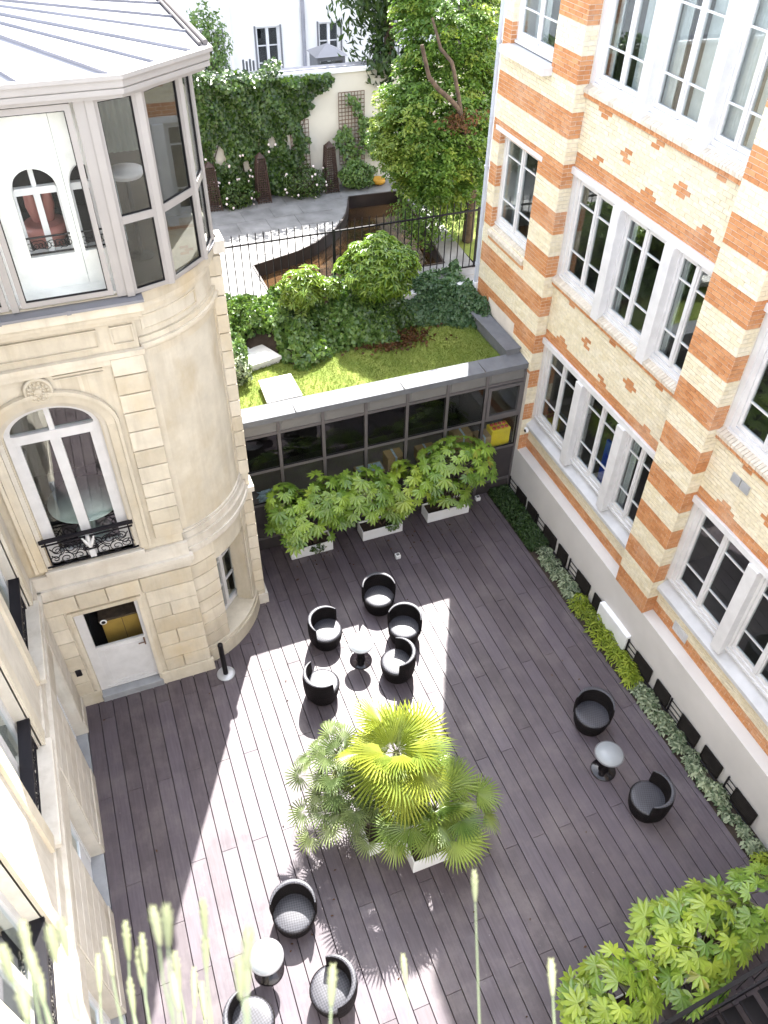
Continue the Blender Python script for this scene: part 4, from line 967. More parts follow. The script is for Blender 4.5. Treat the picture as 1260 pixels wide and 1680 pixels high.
# windows
def casements(parent, u0, u1, z0, z1, d, pane_rows, name='window', gl='glass'):
    """a double casement window: frame, two sashes, panes and glazing bars"""
    m = MB(); cm = (u0+u1)/2
    m.box(u0,u0+0.10,d-0.04,d+0.05,z0,z1); m.box(u1-0.10,u1,d-0.04,d+0.05,z0,z1)
    m.box(u0+0.10,u1-0.10,d-0.04,d+0.05,z1-0.07,z1); m.box(u0+0.10,u1-0.10,d-0.05,d+0.05,z0,z0+0.08)
    m.box(u0-0.02,u1+0.02,d-0.08,d+0.02,z0-0.05,z0-0.002)
    for a, b in ((u0+0.103,cm-0.004),(cm+0.004,u1-0.103)):
        m.box(a,a+0.065,d-0.02,d+0.03,z0+0.083,z1-0.073); m.box(b-0.065,b,d-0.02,d+0.03,z0+0.083,z1-0.073)
        m.box(a+0.065,b-0.065,d-0.02,d+0.03,z0+0.083,z0+0.16); m.box(a+0.065,b-0.065,d-0.02,d+0.03,z1-0.13,z1-0.073)
    m.box(cm-0.035,cm+0.035,d-0.045,d-0.0203,z0+0.09,z1-0.08)
    f = m.build(name, 'frame', parent)
    for a, b in ((u0+0.168,cm-0.069),(cm+0.069,u1-0.168)):
        MB().box(a-0.01,b+0.01,d+0.004,d+0.010,z0+0.15,z1-0.12).build('pane', gl, f)
        for z in pane_rows: MB().box(a,b,d-0.012,d+0.02,z-0.016,z+0.016).build('glazing_bar', 'frame', f)
    MB().box(cm-0.012,cm+0.012,d-0.06,d-0.045,(z0+z1)/2-0.15,(z0+z1)/2-0.02).build('handle', 'frame', f)
    return f
wz = [(2.41,4.42),(6.13,8.20),(9.85,11.97)]
for i in range(2):
    b0 = bay0[i]-0.05
    for k, (z0, z1) in enumerate(wz):
        rows = (z0+0.61, z0+1.58)
        for a, b in ((0.17,1.72),(1.86,3.33),(3.47,4.62)):
            casements(bb, b0+a, b0+b, z0, z1, DS+0.09, rows)
        for a in (1.67, 3.29):
            m = MB(); m.bbox(b0+a, b0+a+0.24, DS-0.11, DS+0.12, z0-0.17, z1+0.01, 0.01); m.build('window_post', 'frame', bb)
        m = MB(); m.box(b0+0.055, b0+0.168, DS+0.03, DS+0.15, z0-0.05, z1); m.build('window_jamb', 'frame', bb)
for k, (a, b) in enumerate(arows[1:]):
    casements(bb, awin[0]+0.0, awin[1], a+0.14, b, 0.17, (a+0.14+0.58, a+0.14+1.55))
    m = MB(); m.box(awin[0]-0.22, awin[1]+0.16, -0.012, 0.05, b+0.003, b+0.10); m.build('lintel', 'frame', bb)
# sills of the end block: a fluted brick sill below, a white slab above
m = MB(); 
for k in range(22):
    u = awin[0]-0.02+k*0.080
    m.hexa([(u,-0.06,5.86),(u+0.068,-0.06,5.86),(u+0.068,0.15,5.86),(u,0.15,5.86)], [(u,-0.06,5.95),(u+0.068,-0.06,5.95),(u+0.068,0.15,6.12),(u,0.15,6.12)])
m.build('sill_bricks', 'greybrick', bb, stuff=True)
m = MB(); m.box(awin[0]-0.02, awin[1]+0.02, -0.03, 0.1, 5.77, 5.855); m.build('sill_course', 'orange', bb)
m = MB(); m.bbox(awin[0]-0.06, awin[1]+0.06, -0.22, 0.14, 9.72, 9.86, 0.01); m.build('white_sill', 'frame', bb)
m = MB(); m.box(-2.35,-0.95,0.03,0.05,3.95,4.42); m.box(-2.35,-0.95,0.0,0.03,3.95,3.99); m.build('basement_window', 'gasket', bb)
# floors and rooms inside
rm = MB()
for z in (1.9, 5.75, 9.5, 13.3): rm.box(UEND+0.2,17,0.62,6.0,z,z+0.12)
rm.box(UEND+0.2,17,4.2,4.25,0,13)
for u in (0.0, 5.2, 10.8): rm.box(u-0.06,u+0.06,0.62,4.2,0,13)
rm.build('rooms', 'interior', bb)
def curtain(u0, u1, z0, z1, d=0.62):
    m = MB(); n = 26; V = []
    for i in range(n+1):
        u = u0+(u1-u0)*i/n; V += [(u, d+0.03*sin(i*1.9), z0), (u, d+0.03*sin(i*1.9), z1)]
    m.add(V, [(2*i,2*i+2,2*i+3,2*i+1) for i in range(n)], True); m.build('curtain', 'curtain', bb)
for u0, u1, k in ((1.9,2.2,2),(2.6,3.2,2),(3.5,3.95,2),(4.05,4.4,2),(0.25,0.4,2),(1.0,1.3,2),(1.95,2.08,1),(3.55,3.75,0),(-2.6,-2.2,1),(-1.5,-1.2,1),(3.52,3.66,1),(-2.6,-2.0,2)):  # extra curtains among these stand in for whitish reflections in the panes
    curtain(u0, u1, wz[k][0]-0.2, wz[k][1], 0.5)
bl = MB(); bl.bbox(2.62,3.12,0.55,0.62,2.1,3.45,0.01)
m = bl; m.v = [tuple(BMAT @ Vector(v)) for v in m.v]
tag(m.solo('notice_board', 'blue', tuple(BMAT @ Vector((2.87,0.6,2.1)))), 'bright blue board standing behind a ground floor window of the brick building', 'board')
# plinth with its sloping grey top
pl = MB(); sec = [(0.0,-0.2),(0.45,-0.2),(0.45,1.33),(DS-0.005,1.39),(0.0,1.36)]
pl.hexa([(-0.10,y,z) for y,z in sec], [(20,y,z) for y,z in sec]); pl.build('plinth', 'render_grey', bb)
# wall fittings
def bsolo(mb, name, mat, base): mb.v = [tuple(BMAT @ Vector(v)) for v in mb.v]; return mb.solo(name, mat, tuple(BMAT @ Vector(base)))
m = MB(); m.box(6.28,6.48,DS-0.03,DS,5.38,5.55); m.box(6.50,6.70,DS-0.03,DS,5.38,5.55); tag(bsolo(m,'air_vent','steel',(6.5,DS,5.4)), 'pair of square metal air vents in the yellow brick under the middle floor window', 'air vent')
m = MB()
m.box(6.33,6.75,DS-0.02,DS,1.52,1.76)
for k in range(7): m.box(6.35+k*0.057,6.385+k*0.057,DS-0.03,DS-0.02,1.54,1.74)
tag(bsolo(m,'air_grille','cement',(6.5,DS,1.6)), 'rusty grey air grille just above the plinth of the brick building', 'air vent')
# camera dome at the corner by the garden room
cm_ = thing('security_camera', 'small white dome camera beside the ground floor sill near the garden room', 'camera', tuple(BMAT @ Vector((0.10,0.16,1.98))))
m = MB(); m.lathe([(0.075,0),(0.075,0.05),(0.06,0.06),(0.0005,0.061)], (0,0,0), 18); m.v = [tuple(BMAT @ Vector((0.10+z*0.4+y*0.0, 0.13-z, 1.98+y)) ) if False else tuple(BMAT @ Vector((0.10+x, 0.16-z, 1.98+y))) for x, y, z in m.v]; m.build('housing', 'white', cm_)
m = MB(); m.lathe([(0.042,0.055),(0.038,0.075),(0.02,0.09),(0.0005,0.094)], (0,0,0), 14); m.v = [tuple(BMAT @ Vector((0.12+x, 0.16-z, 1.98+y))) for x, y, z in m.v]; m.build('lens', 'lens', cm_)
# downpipe at the far corner
dp = thing('downpipe', 'grey painted downpipe running down the far corner of the brick building', 'downpipe', tuple(BMAT @ Vector((-3.05,-0.08,4.3))))
b0 = Vector(BMAT @ Vector((-3.07,-0.03,4.3)))
MB().tube([b0, b0+Vector((0,0,9))], 0.055, 14).build('pipe', 'pipe', dp)
for z in (0.6, 2.95, 5.5): MB().tube([b0+Vector((0,0,z)), b0+Vector((0,0,z+0.06))], 0.068, 14).bar(b0+Vector((0,0,z+0.03)), b0+Vector((0.1,0.0,z+0.03)), 0.02, 0.03).build('bracket', 'pipe', dp)
MB().tube([b0+Vector((0,0,-0.35)), b0+Vector((0,0,0.15))], 0.075, 12).build('foot', 'white', dp)
# basement shutters along the foot of the plinth
sh_lab = ['far end by the dark ground cover', 'beside the dark ground cover', 'at the start of the pale variegated plants', 'beside the pale variegated plants', 'at the end of the first variegated plants', 'just before the white cover panel', 'just past the white cover panel', 'beside the last lime green plants', 'above the second variegated row', 'in the row nearest the round table', 'near the lower chair on the right', 'at the right edge of the picture']
shs = [(13.11,12.62),(12.5,12.05),(11.62,11.05),(10.91,10.5),(10.02,9.48),(9.27,8.98),(7.56,7.0),(6.81,6.36),(5.95,5.40),(5.22,4.70),(4.30,3.73),(3.2,2.7)]
def PX(y): return 9.03-(13.52-y)*0.0227-0.004
for i, (ya, yb) in enumerate(shs):
    x = PX((ya+yb)/2)
    s = thing('louvre_shutter', 'dark louvred shutter on the grey plinth, '+sh_lab[i], 'shutter', (x, yb, 0.0), 'dark shutters along the grey plinth')
    MB().box(x-0.05,x-0.02,yb,yb+0.025,0.04,0.44).box(x-0.05,x-0.02,ya-0.025,ya,0.04,0.44).box(x-0.05,x-0.02,yb+0.025,ya-0.025,0.415,0.44).box(x-0.05,x-0.02,yb+0.025,ya-0.025,0.04,0.065).build('frame', 'shutter', s)
    for k in range(7):
        z = 0.075+k*0.049
        m = MB(); m.hexa([(x-0.046,yb+0.026,z),(x-0.024,yb+0.026,z+0.03),(x-0.024,ya-0.026,z+0.03),(x-0.046,ya-0.026,z)], [(x-0.046,yb+0.026,z+0.008),(x-0.024,yb+0.026,z+0.038),(x-0.024,ya-0.026,z+0.038),(x-0.046,ya-0.026,z+0.008)])
        m.build('slat', 'shutter', s)
gr_lab = ['at the far end of the bed', 'between the first shutters', 'beside the pale variegated plants', 'next to the white cover panel', 'by the second row of variegated plants', 'near the lower right corner']
for i, (ya, yb) in enumerate([(13.5,13.15),(11.97,11.66),(10.36,10.05),(7.86,7.58),(6.30,5.98),(4.51,4.32)]):
    x = PX((ya+yb)/2)
    s = thing('window_grating', 'black iron bars of an open basement window '+gr_lab[i], 'grating', (x, yb, 0), 'iron gratings along the plinth')
    MB().bar((x-0.04,ya,-0.02),(x-0.04,ya,0.46),0.03,0.03).build('post', 'iron', s)
    for z in (0.12, 0.26, 0.40): MB().bar((x-0.035,ya,z),(x-0.035,yb-0.05,z),0.014,0.014).build('bar', 'iron', s)
m = MB(); m.tube([(PX(13.5)-0.07,13.5,0.03),(PX(3)-0.07,3.0,0.03)], 0.014, 6); tag(m.solo('cable_rail', 'iron', (PX(8)-0.07,8,0)), 'thin dark rail along the foot of the grey plinth', 'rail')
m = MB(); m.bbox(PX(8.4)-0.12,PX(8.4)+0.01,7.88,8.94,-0.02,0.52,0.012); tag(m.solo('cover_panel', 'white', (PX(8.4)-0.06,8.4,0)), 'large pale grey cover panel leaning on the plinth between the shutters', 'panel')

# ================================================================== GARDEN ROOM with the planted roof
GY = 13.62
gh = thing('garden_room', 'low grey framed glass garden room with a planted roof at the end of the deck', 'garden room', (5.6, GY, 0))
posts = [1.98+1.006*i for i in range(8)]
m = MB()
for i, x in enumerate(posts[:-1]): m.box(x-0.035,x+0.035,GY-0.03,GY+0.06,0.0,3.72)
m.box(8.985,9.06,GY-0.03,GY+0.06,0.0,3.72)
m.build('mullions', 'alu_dark', gh)
m = MB()
XS = posts[:-1]+[9.02]
for a, b in zip(XS[:-1], XS[1:]):
    a += 0.038; b -= 0.038
    for z in (0.36, 1.43, 2.40, 3.40): m.box(a,b,GY-0.022,GY+0.05,z-0.032,z+0.032)
m.build('transoms', 'alu_dark', gh)
for i, (a, b) in enumerate(zip(XS[:-1], XS[1:])):
    a += 0.036; b -= 0.036
    q = MB(); q.box(a,b,GY+0.004,GY+0.03,3.433,3.72); q.box(a+0.05,b-0.05,GY-0.006,GY+0.0035,3.47,3.69); q.build('spandrel_panel', 'alu_panel', gh)
    q = MB(); q.box(a,b,GY+0.004,GY+0.03,0.393,1.397); q.build('base_panel', 'base_panel', gh)
    q = MB(); q.box(a,b,GY-0.005,GY+0.03,-0.1,0.327); q.build('kick_panel', 'base_panel', gh)
    MB().box(a,b,GY+0.012,GY+0.020,1.463,2.367).build('pane', 'glass_room', gh)
    if i < 6: MB().box(a,b,GY+0.012,GY+0.020,2.433,3.367).build('pane', 'glass_room', gh)
    else:
        q = MB(); q.box(a+0.01,a+0.09,GY-0.05,GY+0.03,2.45,3.35); q.box(b-0.09,b-0.01,GY-0.05,GY+0.03,2.45,3.35); q.box(a+0.09,b-0.09,GY-0.05,GY+0.03,2.45,2.53); q.box(a+0.09,b-0.09,GY-0.05,GY+0.03,3.27,3.35)
        cs = q.build('opening_light', 'alu_dark', gh); cs['label'] = 'opening light at the right end'
        MB().box(a+0.088,b-0.088,GY-0.012,GY-0.004,2.52,3.28).build('pane', 'glass_room', cs)
    gk = MB()
    for z0, z1 in ((1.463,2.367),(2.433,3.367)):
        gk.box(a,b,GY-0.008,GY+0.01,z0,z0+0.016); gk.box(a,b,GY-0.008,GY+0.01,z1-0.016,z1); gk.box(a,a+0.014,GY-0.008,GY+0.01,z0+0.017,z1-0.017); gk.box(b-0.014,b,GY-0.008,GY+0.01,z0+0.017,z1-0.017)
    gk.build('gasket', 'gasket', gh)
m = MB(); m.hexa([(1.98,GY-0.06,3.725),(9.10,GY-0.06,3.725),(9.10,GY+0.42,3.725),(1.98,GY+0.42,3.725)], [(1.98,GY-0.06,3.86),(9.10,GY-0.06,3.86),(9.10,GY+0.40,3.90),(1.98,GY+0.40,3.90)]); m.build('parapet_cap', 'cap', gh)
for x in (3.4, 5.9, 7.9): MB().box(x-0.004,x+0.004,GY-0.063,GY+0.41,3.80,3.8995).build('cap_joint', 'alu_dark', gh)
MB().box(2.0,9.05,GY+0.25,16.9,3.28,3.42).build('roof_slab', 'interior', gh)
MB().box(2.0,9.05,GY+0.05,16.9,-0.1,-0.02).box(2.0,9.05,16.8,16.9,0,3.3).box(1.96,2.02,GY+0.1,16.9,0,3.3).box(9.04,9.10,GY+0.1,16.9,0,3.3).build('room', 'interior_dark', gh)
MB().box(2.2,9.0,GY+0.06,GY+1.3,1.30,1.36).build('shelf', 'interior', gh)
# things standing inside against the glass
ty = thing('toy_box', 'yellow box with red round studs seen through the right end of the garden room', 'box', (8.80, 14.05, 1.10))
MB().bbox(8.40,8.92,13.74,14.06,1.365,1.90,0.01).build('carton', 'toy_yellow', ty)
for i in range(4):
    for j in range(2): MB().lathe([(0.046,0),(0.046,0.03),(0.0005,0.032)], (8.49+0.115*i,13.82+0.15*j,1.901), 12).build('stud', 'toy_red', ty)
for x0, x1, y0, y1, z1, lab in ((8.02,8.42,13.75,14.1,1.74,'brown cardboard box beside the yellow box'),(7.40,7.86,13.75,14.15,1.98,'taller brown cardboard box behind the right planter'),(5.62,6.05,13.75,14.1,1.78,'brown cardboard box behind the middle of the glass front'),(6.45,6.92,13.75,14.1,1.71,'brown cardboard box left of the right planter')):
    bx = thing('cardboard_box', lab, 'box', ((x0+x1)/2, (y0+y1)/2, 0.84), 'cardboard boxes in the garden room')
    MB().box(x0,x1,y0,y1,1.365,z1).build('carton', 'carton', bx); MB().box((x0+x1)/2-0.025,(x0+x1)/2+0.025,y0-0.002,y1+0.002,1.37,z1+0.002).build('tape', 'paper', bx)
pp = thing('document_tray', 'tray of pale printed sheets behind the middle of the glass front', 'tray', (5.2, 13.95, 0.84))
MB().box(4.85,5.55,13.75,14.1,1.365,1.50).build('tray', 'carton', pp)
for i in range(3): MB().box(4.90+0.215*i,5.09+0.215*i,13.78,14.06,1.502,1.512).build('sheet', 'paper', pp)
m = MB()
for k in range(14): m.hexa([(2.35+random.uniform(0,.45),13.78+random.uniform(0,.3),1.365)]+[(2.4+random.uniform(0,.5),13.75+random.uniform(0,.3),1.365) for _ in range(2)], [(2.4+random.uniform(0,.4),13.8+random.uniform(0,.25),1.39+random.uniform(0,.14)) for _ in range(3)])
tag(m.solo('paper_heap', 'paper', (2.55,13.9,1.365)), 'heap of crumpled bluish paper behind the left end of the glass', 'paper')
# ledge along the brick wall on the roof
m = MB(); m.box(8.66,9.0,13.98,16.55,3.6,4.0); m.box(8.62,9.02,13.98,16.6,4.003,4.04); tag(m.solo('zinc_ledge', 'cap', (8.85,15.2,3.6)), 'zinc covered ledge between the roof lawn and the brick wall', 'ledge')
for q, lab in (([(2.93,16.41),(3.38,16.45),(3.70,15.75),(2.93,15.58)],'pale concrete slab in the ivy at the back of the roof lawn'),([(2.94,14.95),(3.69,14.98),(3.70,14.09),(2.90,14.06)],'pale square concrete slab raised on the roof lawn near the parapet')):
    cx, cy = sum(p[0] for p in q)/4, sum(p[1] for p in q)/4
    m = MB(); m.prism(q, 3.82, 3.90); m.prism([(cx+(x-cx)*0.9, cy+(y-cy)*0.9) for x, y in q], 3.6, 3.82); tag(m.solo('concrete_slab', 'slab', (cx,cy,3.7)), lab, 'slab', 'slabs on the roof lawn')

# ================================================================== UPPER GARDEN: wall, trellis, fence, house behind
WY = 24.33
gw = thing('garden_wall', 'cream rendered garden wall with a white coping at the back of the garden', 'wall', (4, WY, GZ))
MB().box(-8,16,WY,WY+0.30,3.4,7.42).build('wall', 'garden_wall', gw)
MB().bbox(-8,16,WY-0.06,WY+0.42,7.423,7.52,0.01).build('coping', 'white', gw)
MB().box(-8,16,WY+0.10,WY+0.40,7.523,7.56).build('coping_edge', 'zinc_dark', gw)
def trellis(x0, x1, z0, z1, y, nx, nz, label, mat='lattice'):
    t = thing('trellis', label, 'trellis', ((x0+x1)/2, y, z0))
    for i in range(nx):
        x = x0+(x1-x0)*i/(nx-1); MB().box(x-0.010,x+0.010,y-0.012,y,z0,z1).build('slat', mat, t)
    for j in range(nz):
        z = z0+(z1-z0)*j/(nz-1); MB().box(x0-0.01,x1+0.01,y-0.024,y-0.0125,z-0.010,z+0.010).build('slat', mat, t)
trellis(8.08,8.89,4.83,6.89,WY-0.03,9,20,'brown square trellis fixed to the garden wall right of the obelisks')
trellis(6.55,7.12,4.75,6.25,WY-0.03,6,14,'brown square trellis half hidden behind the ivy edge')
def obelisk(cx, cy, w, h, label):
    t = thing('obelisk_trellis', label, 'obelisk', (cx, cy, GZ), 'brown obelisks in front of the garden wall')
    tw = 0.6
    def P(sx, sy, f): k = w/2*(1-(1-tw)*f); return Vector((cx+sx*k, cy+sy*k, GZ+h*0.9*f))
    for sx in (-1, 1):
        for sy in (-1, 1): MB().bar(P(sx,sy,0), P(sx,sy,1), 0.028, 0.028).build('leg', 'lattice_dark', t)
    m = MB()
    for k in range(1, 20):
        f = k/20
        for a, b in (((-1,-1),(1,-1)),((1,-1),(1,1)),((1,1),(-1,1)),((-1,1),(-1,-1))): m.bar(P(*a,f), P(*b,f), 0.014, 0.022)
    for q in (-0.6,-0.2,0.2,0.6):
        for s in (-1, 1):
            m.bar(P(q,s,0),P(q,s,1),0.014,0.014); m.bar(P(s,q,0),P(s,q,1),0.014,0.014)
    m.build('lattice', 'lattice_dark', t, stuff=True)
    m = MB(); k = w/2*tw; m.add([(cx-k,cy-k,GZ+h*0.9),(cx+k,cy-k,GZ+h*0.9),(cx+k,cy+k,GZ+h*0.9),(cx-k,cy+k,GZ+h*0.9),(cx,cy,GZ+h)], [(0,1,4),(1,2,4),(2,3,4),(3,0,4),(3,2,1,0)]); m.build('cap', 'lattice_dark', t)
obelisk(7.64, 23.95, 0.42, 1.50, 'dark brown lattice obelisk standing clear against the pale garden wall')
obelisk(5.46, 23.85, 0.40, 1.45, 'dark brown lattice obelisk half covered by ivy and pale roses')
obelisk(3.92, 23.75, 0.42, 1.40, 'dark brown lattice obelisk at the left behind the veranda')
# iron fence
FYY = 17.79
fe = thing('iron_fence', 'black iron railing fence between the hedge and the pond', 'fence', (6.3, FYY, GZ))
for z, nm in ((5.74,'top_rail'),(4.22,'bottom_rail')): MB().box(2.0,9.66,FYY-0.02,FYY+0.02,z-0.018,z+0.018).build(nm, 'iron', fe)
pk_ = MB().tube([(0,0,0),(0,0,1.82)], 0.0135, 6).lathe([(0.015,1.80),(0.011,1.83),(0.0005,1.86)], (0,0,0), 6); pm = pk_.mesh('picket'); pm.materials.append(M['iron'])
for k in range(40): put('picket', pm, fe, (2.1+0.189*k-6.3, 0, 4.15-GZ))
for x in (5.72, 9.62): MB().box(x-0.025,x+0.025,FYY-0.025,FYY+0.025,4.1,5.80).build('post', 'iron', fe)
# house behind
hs = thing('white_house', 'white rendered house with tall windows beyond the garden wall', 'house', (9, 34, 3))
HY = 34.0
wxs = [(6.0-0.0, 6.75),(8.05,9.0),(10.55,11.45),(12.9,13.9)]
hw = MB(); xs = [-14]+[v for a, b in wxs for v in (a, b)]+[30]
for a, b in zip(xs[::2], xs[1::2]): hw.box(a, b, HY, HY+0.5, 2, 20)
for a, b in wxs: hw.box(a,b,HY,HY+0.5,6.62,20); hw.box(a,b,HY,HY+0.5,2,4.6)
hw.build('wall', 'render_white', hs)
MB().box(-14,7.2,HY-0.18,HY-0.003,2,20).build('projecting_wall', 'render_white', hs) if False else None
for a, b in wxs:
    m = MB(); y = HY+0.12; c = (a+b)/2
    m.box(a,a+0.09,y,y+0.08,4.6,6.62); m.box(b-0.09,b,y,y+0.08,4.6,6.62); m.box(a+0.09,b-0.09,y,y+0.08,6.54,6.62); m.box(c-0.055,c+0.055,y-0.01,y+0.08,4.6,6.54); m.box(a+0.09,b-0.09,y,y+0.08,4.6,4.7)
    for z in (5.35, 5.95): m.box(a+0.09,b-0.09,y+0.02,y+0.06,z-0.02,z+0.02)
    f = m.build('window', 'frame', hs)
    for p, q in ((a+0.09,c-0.055),(c+0.055,b-0.09)): MB().box(p,q,y+0.04,y+0.05,4.7,6.54).build('pane', 'glass_far', f)
    MB().box(a-0.06,a+0.0,HY-0.04,HY-0.003,4.55,6.66).box(b,b+0.06,HY-0.04,HY-0.003,4.55,6.66).build('shutter_edge', 'rim', hs)
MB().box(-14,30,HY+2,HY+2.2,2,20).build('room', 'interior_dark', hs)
MB().tube([(9.93,HY-0.08,3),(9.93,HY-0.08,20)], 0.075, 10).build('downpipe', 'zinc_dark', hs)
MB().box(7.0,7.08,HY-0.16,HY-0.003,2,20).build('pilaster_edge', 'render_white', hs)
# small glazed lantern on a roof behind the wall
ln = thing('roof_lantern', 'small grey zinc roof lantern rising behind the garden wall', 'roof lantern', (9.0, 28.5, 5.5))
m = MB(); lx0, lx1, ly0, ly1 = 8.62,9.58,28.0,28.9
m.add([(lx0-.08,ly0-.08,6.93),(lx1+.08,ly0-.08,6.93),(lx1+.08,ly1+.08,6.93),(lx0-.08,ly1+.08,6.93),((lx0+lx1)/2,(ly0+ly1)/2,7.22)], [(0,1,4),(1,2,4),(2,3,4),(3,0,4),(3,2,1,0)]); m.build('roof', 'zinc', ln)
m = MB(); m.box(lx0,lx1,ly0,ly1,5.0,6.55); m.box(lx0,lx0+0.09,ly0,ly1,6.55,6.92); m.box(lx1-0.09,lx1,ly0,ly1,6.55,6.92); m.box(lx0+0.09,lx1-0.09,ly0,ly0+0.05,6.80,6.92); m.box(lx0+0.09,lx1-0.09,ly0,ly0+0.05,6.55,6.62); m.build('walls', 'cap', ln)
MB().box(lx0+0.09,lx1-0.09,ly0+0.02,ly0+0.03,6.62,6.80).build('pane', 'glass_far', ln)
vp = thing('vent_pipes', 'cluster of thin grey vent pipes by the ivy top', 'pipes', (6.0, 28.0, 5))
for k in range(4): MB().tube([(6.15+0.11*k,28.0,5),(6.15+0.11*k,28.0,7.05-0.05*(k % 2))], 0.035, 8).build('pipe', 'cap', vp)
m = MB(); m.box(-8,30,WY+0.45,HY,3,4.7); struct(m.build('rear_ground', 'cement'))
# dark rough trunk-like mass at the top right
m = MB(); 
for k in range(7): m.tube([(14.2+0.42*k+random.uniform(-.1,.1),29.5+random.uniform(-.3,.3),4.2),(14.3+0.42*k,29.5,7.5),(14.2+0.45*k,29.6,12)], [0.5,0.45,0.4], 10)
bt = thing('old_trunk', 'huge rough dark trunk beyond the garden at the top right', 'tree', (15.2,29.5,4.2)); m.build('trunk', 'bark_rough', bt)

# ================================================================== PLANTING
# climbing ivy sheet on the wall
ONES = ['first','second','third','fourth','fifth','sixth','seventh','eighth','ninth','tenth','eleventh','twelfth','thirteenth','fourteenth','fifteenth','sixteenth','seventeenth','eighteenth','nineteenth']
def ordw(n):
    if n < 20: return ONES[n-1]
    t_, o_ = divmod(n, 10); w_ = {2:'twent',3:'thirt',4:'fort',5:'fift',6:'sixt',7:'sevent'}[t_]
    return w_+'ieth' if o_ == 0 else w_+'y '+ONES[o_-1]
def in_ivy(x, z):
    top = 7.75+0.12*sin(x*2.1)+0.08*sin(x*5.3)
    if x > 6.35: top = 7.50-0.03*(x-6.35)
    if z > top: return False
    lim = 8.0
    if z < 7.5: lim = np.interp(z, [4.2,4.6,5.0,5.4,5.9,6.3,6.55,6.8,7.1,7.5], [6.1,6.5,6.7,7.05,6.9,6.95,7.1,7.35,7.7,8.0])
    return x < lim+0.10*sin(z*9)+0.06*sin(z*21)
pts = []; nr = []
hol = [(3.05,6.1,0.22,0.35),(4.35,5.55,0.16,0.28),(5.95,5.75,0.12,0.2),(5.1,5.15,0.14,0.22),(6.5,5.7,0.1,0.25),(3.7,5.3,0.12,0.2)]
while len(pts) < 17000:
    x = random.uniform(1.0, 8.1); z = random.uniform(4.2, 7.95)
    if not in_ivy(x, z): continue
    if z < 5.8 and random.random() < 0.35*(5.8-z): continue
    if any(((x-a)/c)**2+((z-b)/d_)**2 < 1 for a, b, c, d_ in hol): continue
    dep = 0.16+0.14*sin(x*3.3+1)*sin(z*3.1)+0.10*sin(x*7+z*5)
    if z > 7.3: dep += 0.12; 
    y = WY-0.03-abs(dep)*random.uniform(0.3, 1.2)
    nv = (0, -1, 0.5)
    if z > 7.45 and x < 6.4: y = WY+random.uniform(-0.4, 0.35); nv = (0, -0.4, 1)
    pts.append((x, y, z)); nr.append(nv)
iv = thing('ivy', 'dense dark green ivy covering the left part of the garden wall', 'ivy', (4, WY, GZ))
meshobj('foliage', leaves(pts, nr, 0.125, 'ivy', 'foliage', 0.6, 0.85, 0.45, off=(4, WY, GZ)), iv)
m = MB()
for k in range(16):
    x = 1.5+k*0.36; m.tube([(x,WY-0.1,GZ),(x+random.uniform(-.3,.3),WY-0.05,5.3),(x+random.uniform(-.5,.5),WY-0.05,6.6)], [0.03,0.02,0.008], 5)
m.build('stems', 'bark', iv)
def bush(name, label, cat, c, rad, n, size, mat, group=None, seed=1, inner=0.55, stems=True, base=None, aspect=0.5, droop=0.3, jit=0.5, zmin=None, bump=0.18):
    base = base or (c[0], c[1], c[2]-rad[2])
    t = thing(name, label, cat, base, group)
    p, nv = shell_points(c, rad, n, inner, zmin, bump, seed)
    meshobj('foliage', leaves(p, nv+np.array([0, -0.15, 0.35]), size, mat, 'foliage', droop, aspect, jit, off=base), t)
    if stems:
        m = MB()
        for k in range(7):
            a = k*0.9; m.tube([base, (base[0]+0.3*rad[0]*cos(a), base[1]+0.3*rad[1]*sin(a), c[2]-rad[2]*0.3), (c[0]+0.6*rad[0]*cos(a), c[1]+0.6*rad[1]*sin(a), c[2]+rad[2]*0.3)], [0.03,0.02,0.008], 5)
        m.build('stems', 'bark', t)
    return t
for (c, rad, lab, s) in (((4.6,23.7,4.55),(0.65,0.35,0.42),'low dark rose bush at the foot of the ivy between the obelisks',3),((6.75,23.75,4.65),(0.75,0.4,0.52),'rounded dark rose bush at the right foot of the ivy',4)):
    b = bush('rose_bush', lab, 'rose bush', c, rad, 1500, 0.10, 'rose_leaf', 'rose bushes under the ivy', s)
    p, nv = shell_points(c, (rad[0]*1.02, rad[1]*1.05, rad[2]*1.05), 16, 0.95, None, 0.1, s+20)
    m = MB()
    for q in p: m.lathe([(0.012,-0.03),(0.035,0),(0.03,0.03),(0.0005,0.045)], tuple(q), 7)
    m.build('blooms', 'rose', b)
m = MB()
for k in range(26):
    x, z = random.choice([(4.2,5.3),(5.3,5.2),(5.6,5.4),(3.3,5.9),(3.9,5.0)]); x += random.uniform(-.5,.5); z += random.uniform(-.5,.5)
    m.lathe([(0.012,-0.03),(0.034,0),(0.03,0.03),(0.0005,0.045)], (x,WY-0.38,z), 7)
rb = thing('climbing_rose', 'pale rose blooms scattered over the ivy near the obelisks', 'roses', (4.5,WY-0.38,GZ)); m.build('blooms', 'rose', rb)
bush('shrub', 'small dark green shrub at the foot of the wall trellis', 'shrub', (8.5,23.85,4.6), (0.62,0.35,0.42), 1600, 0.11, 'hedge', None, 5)
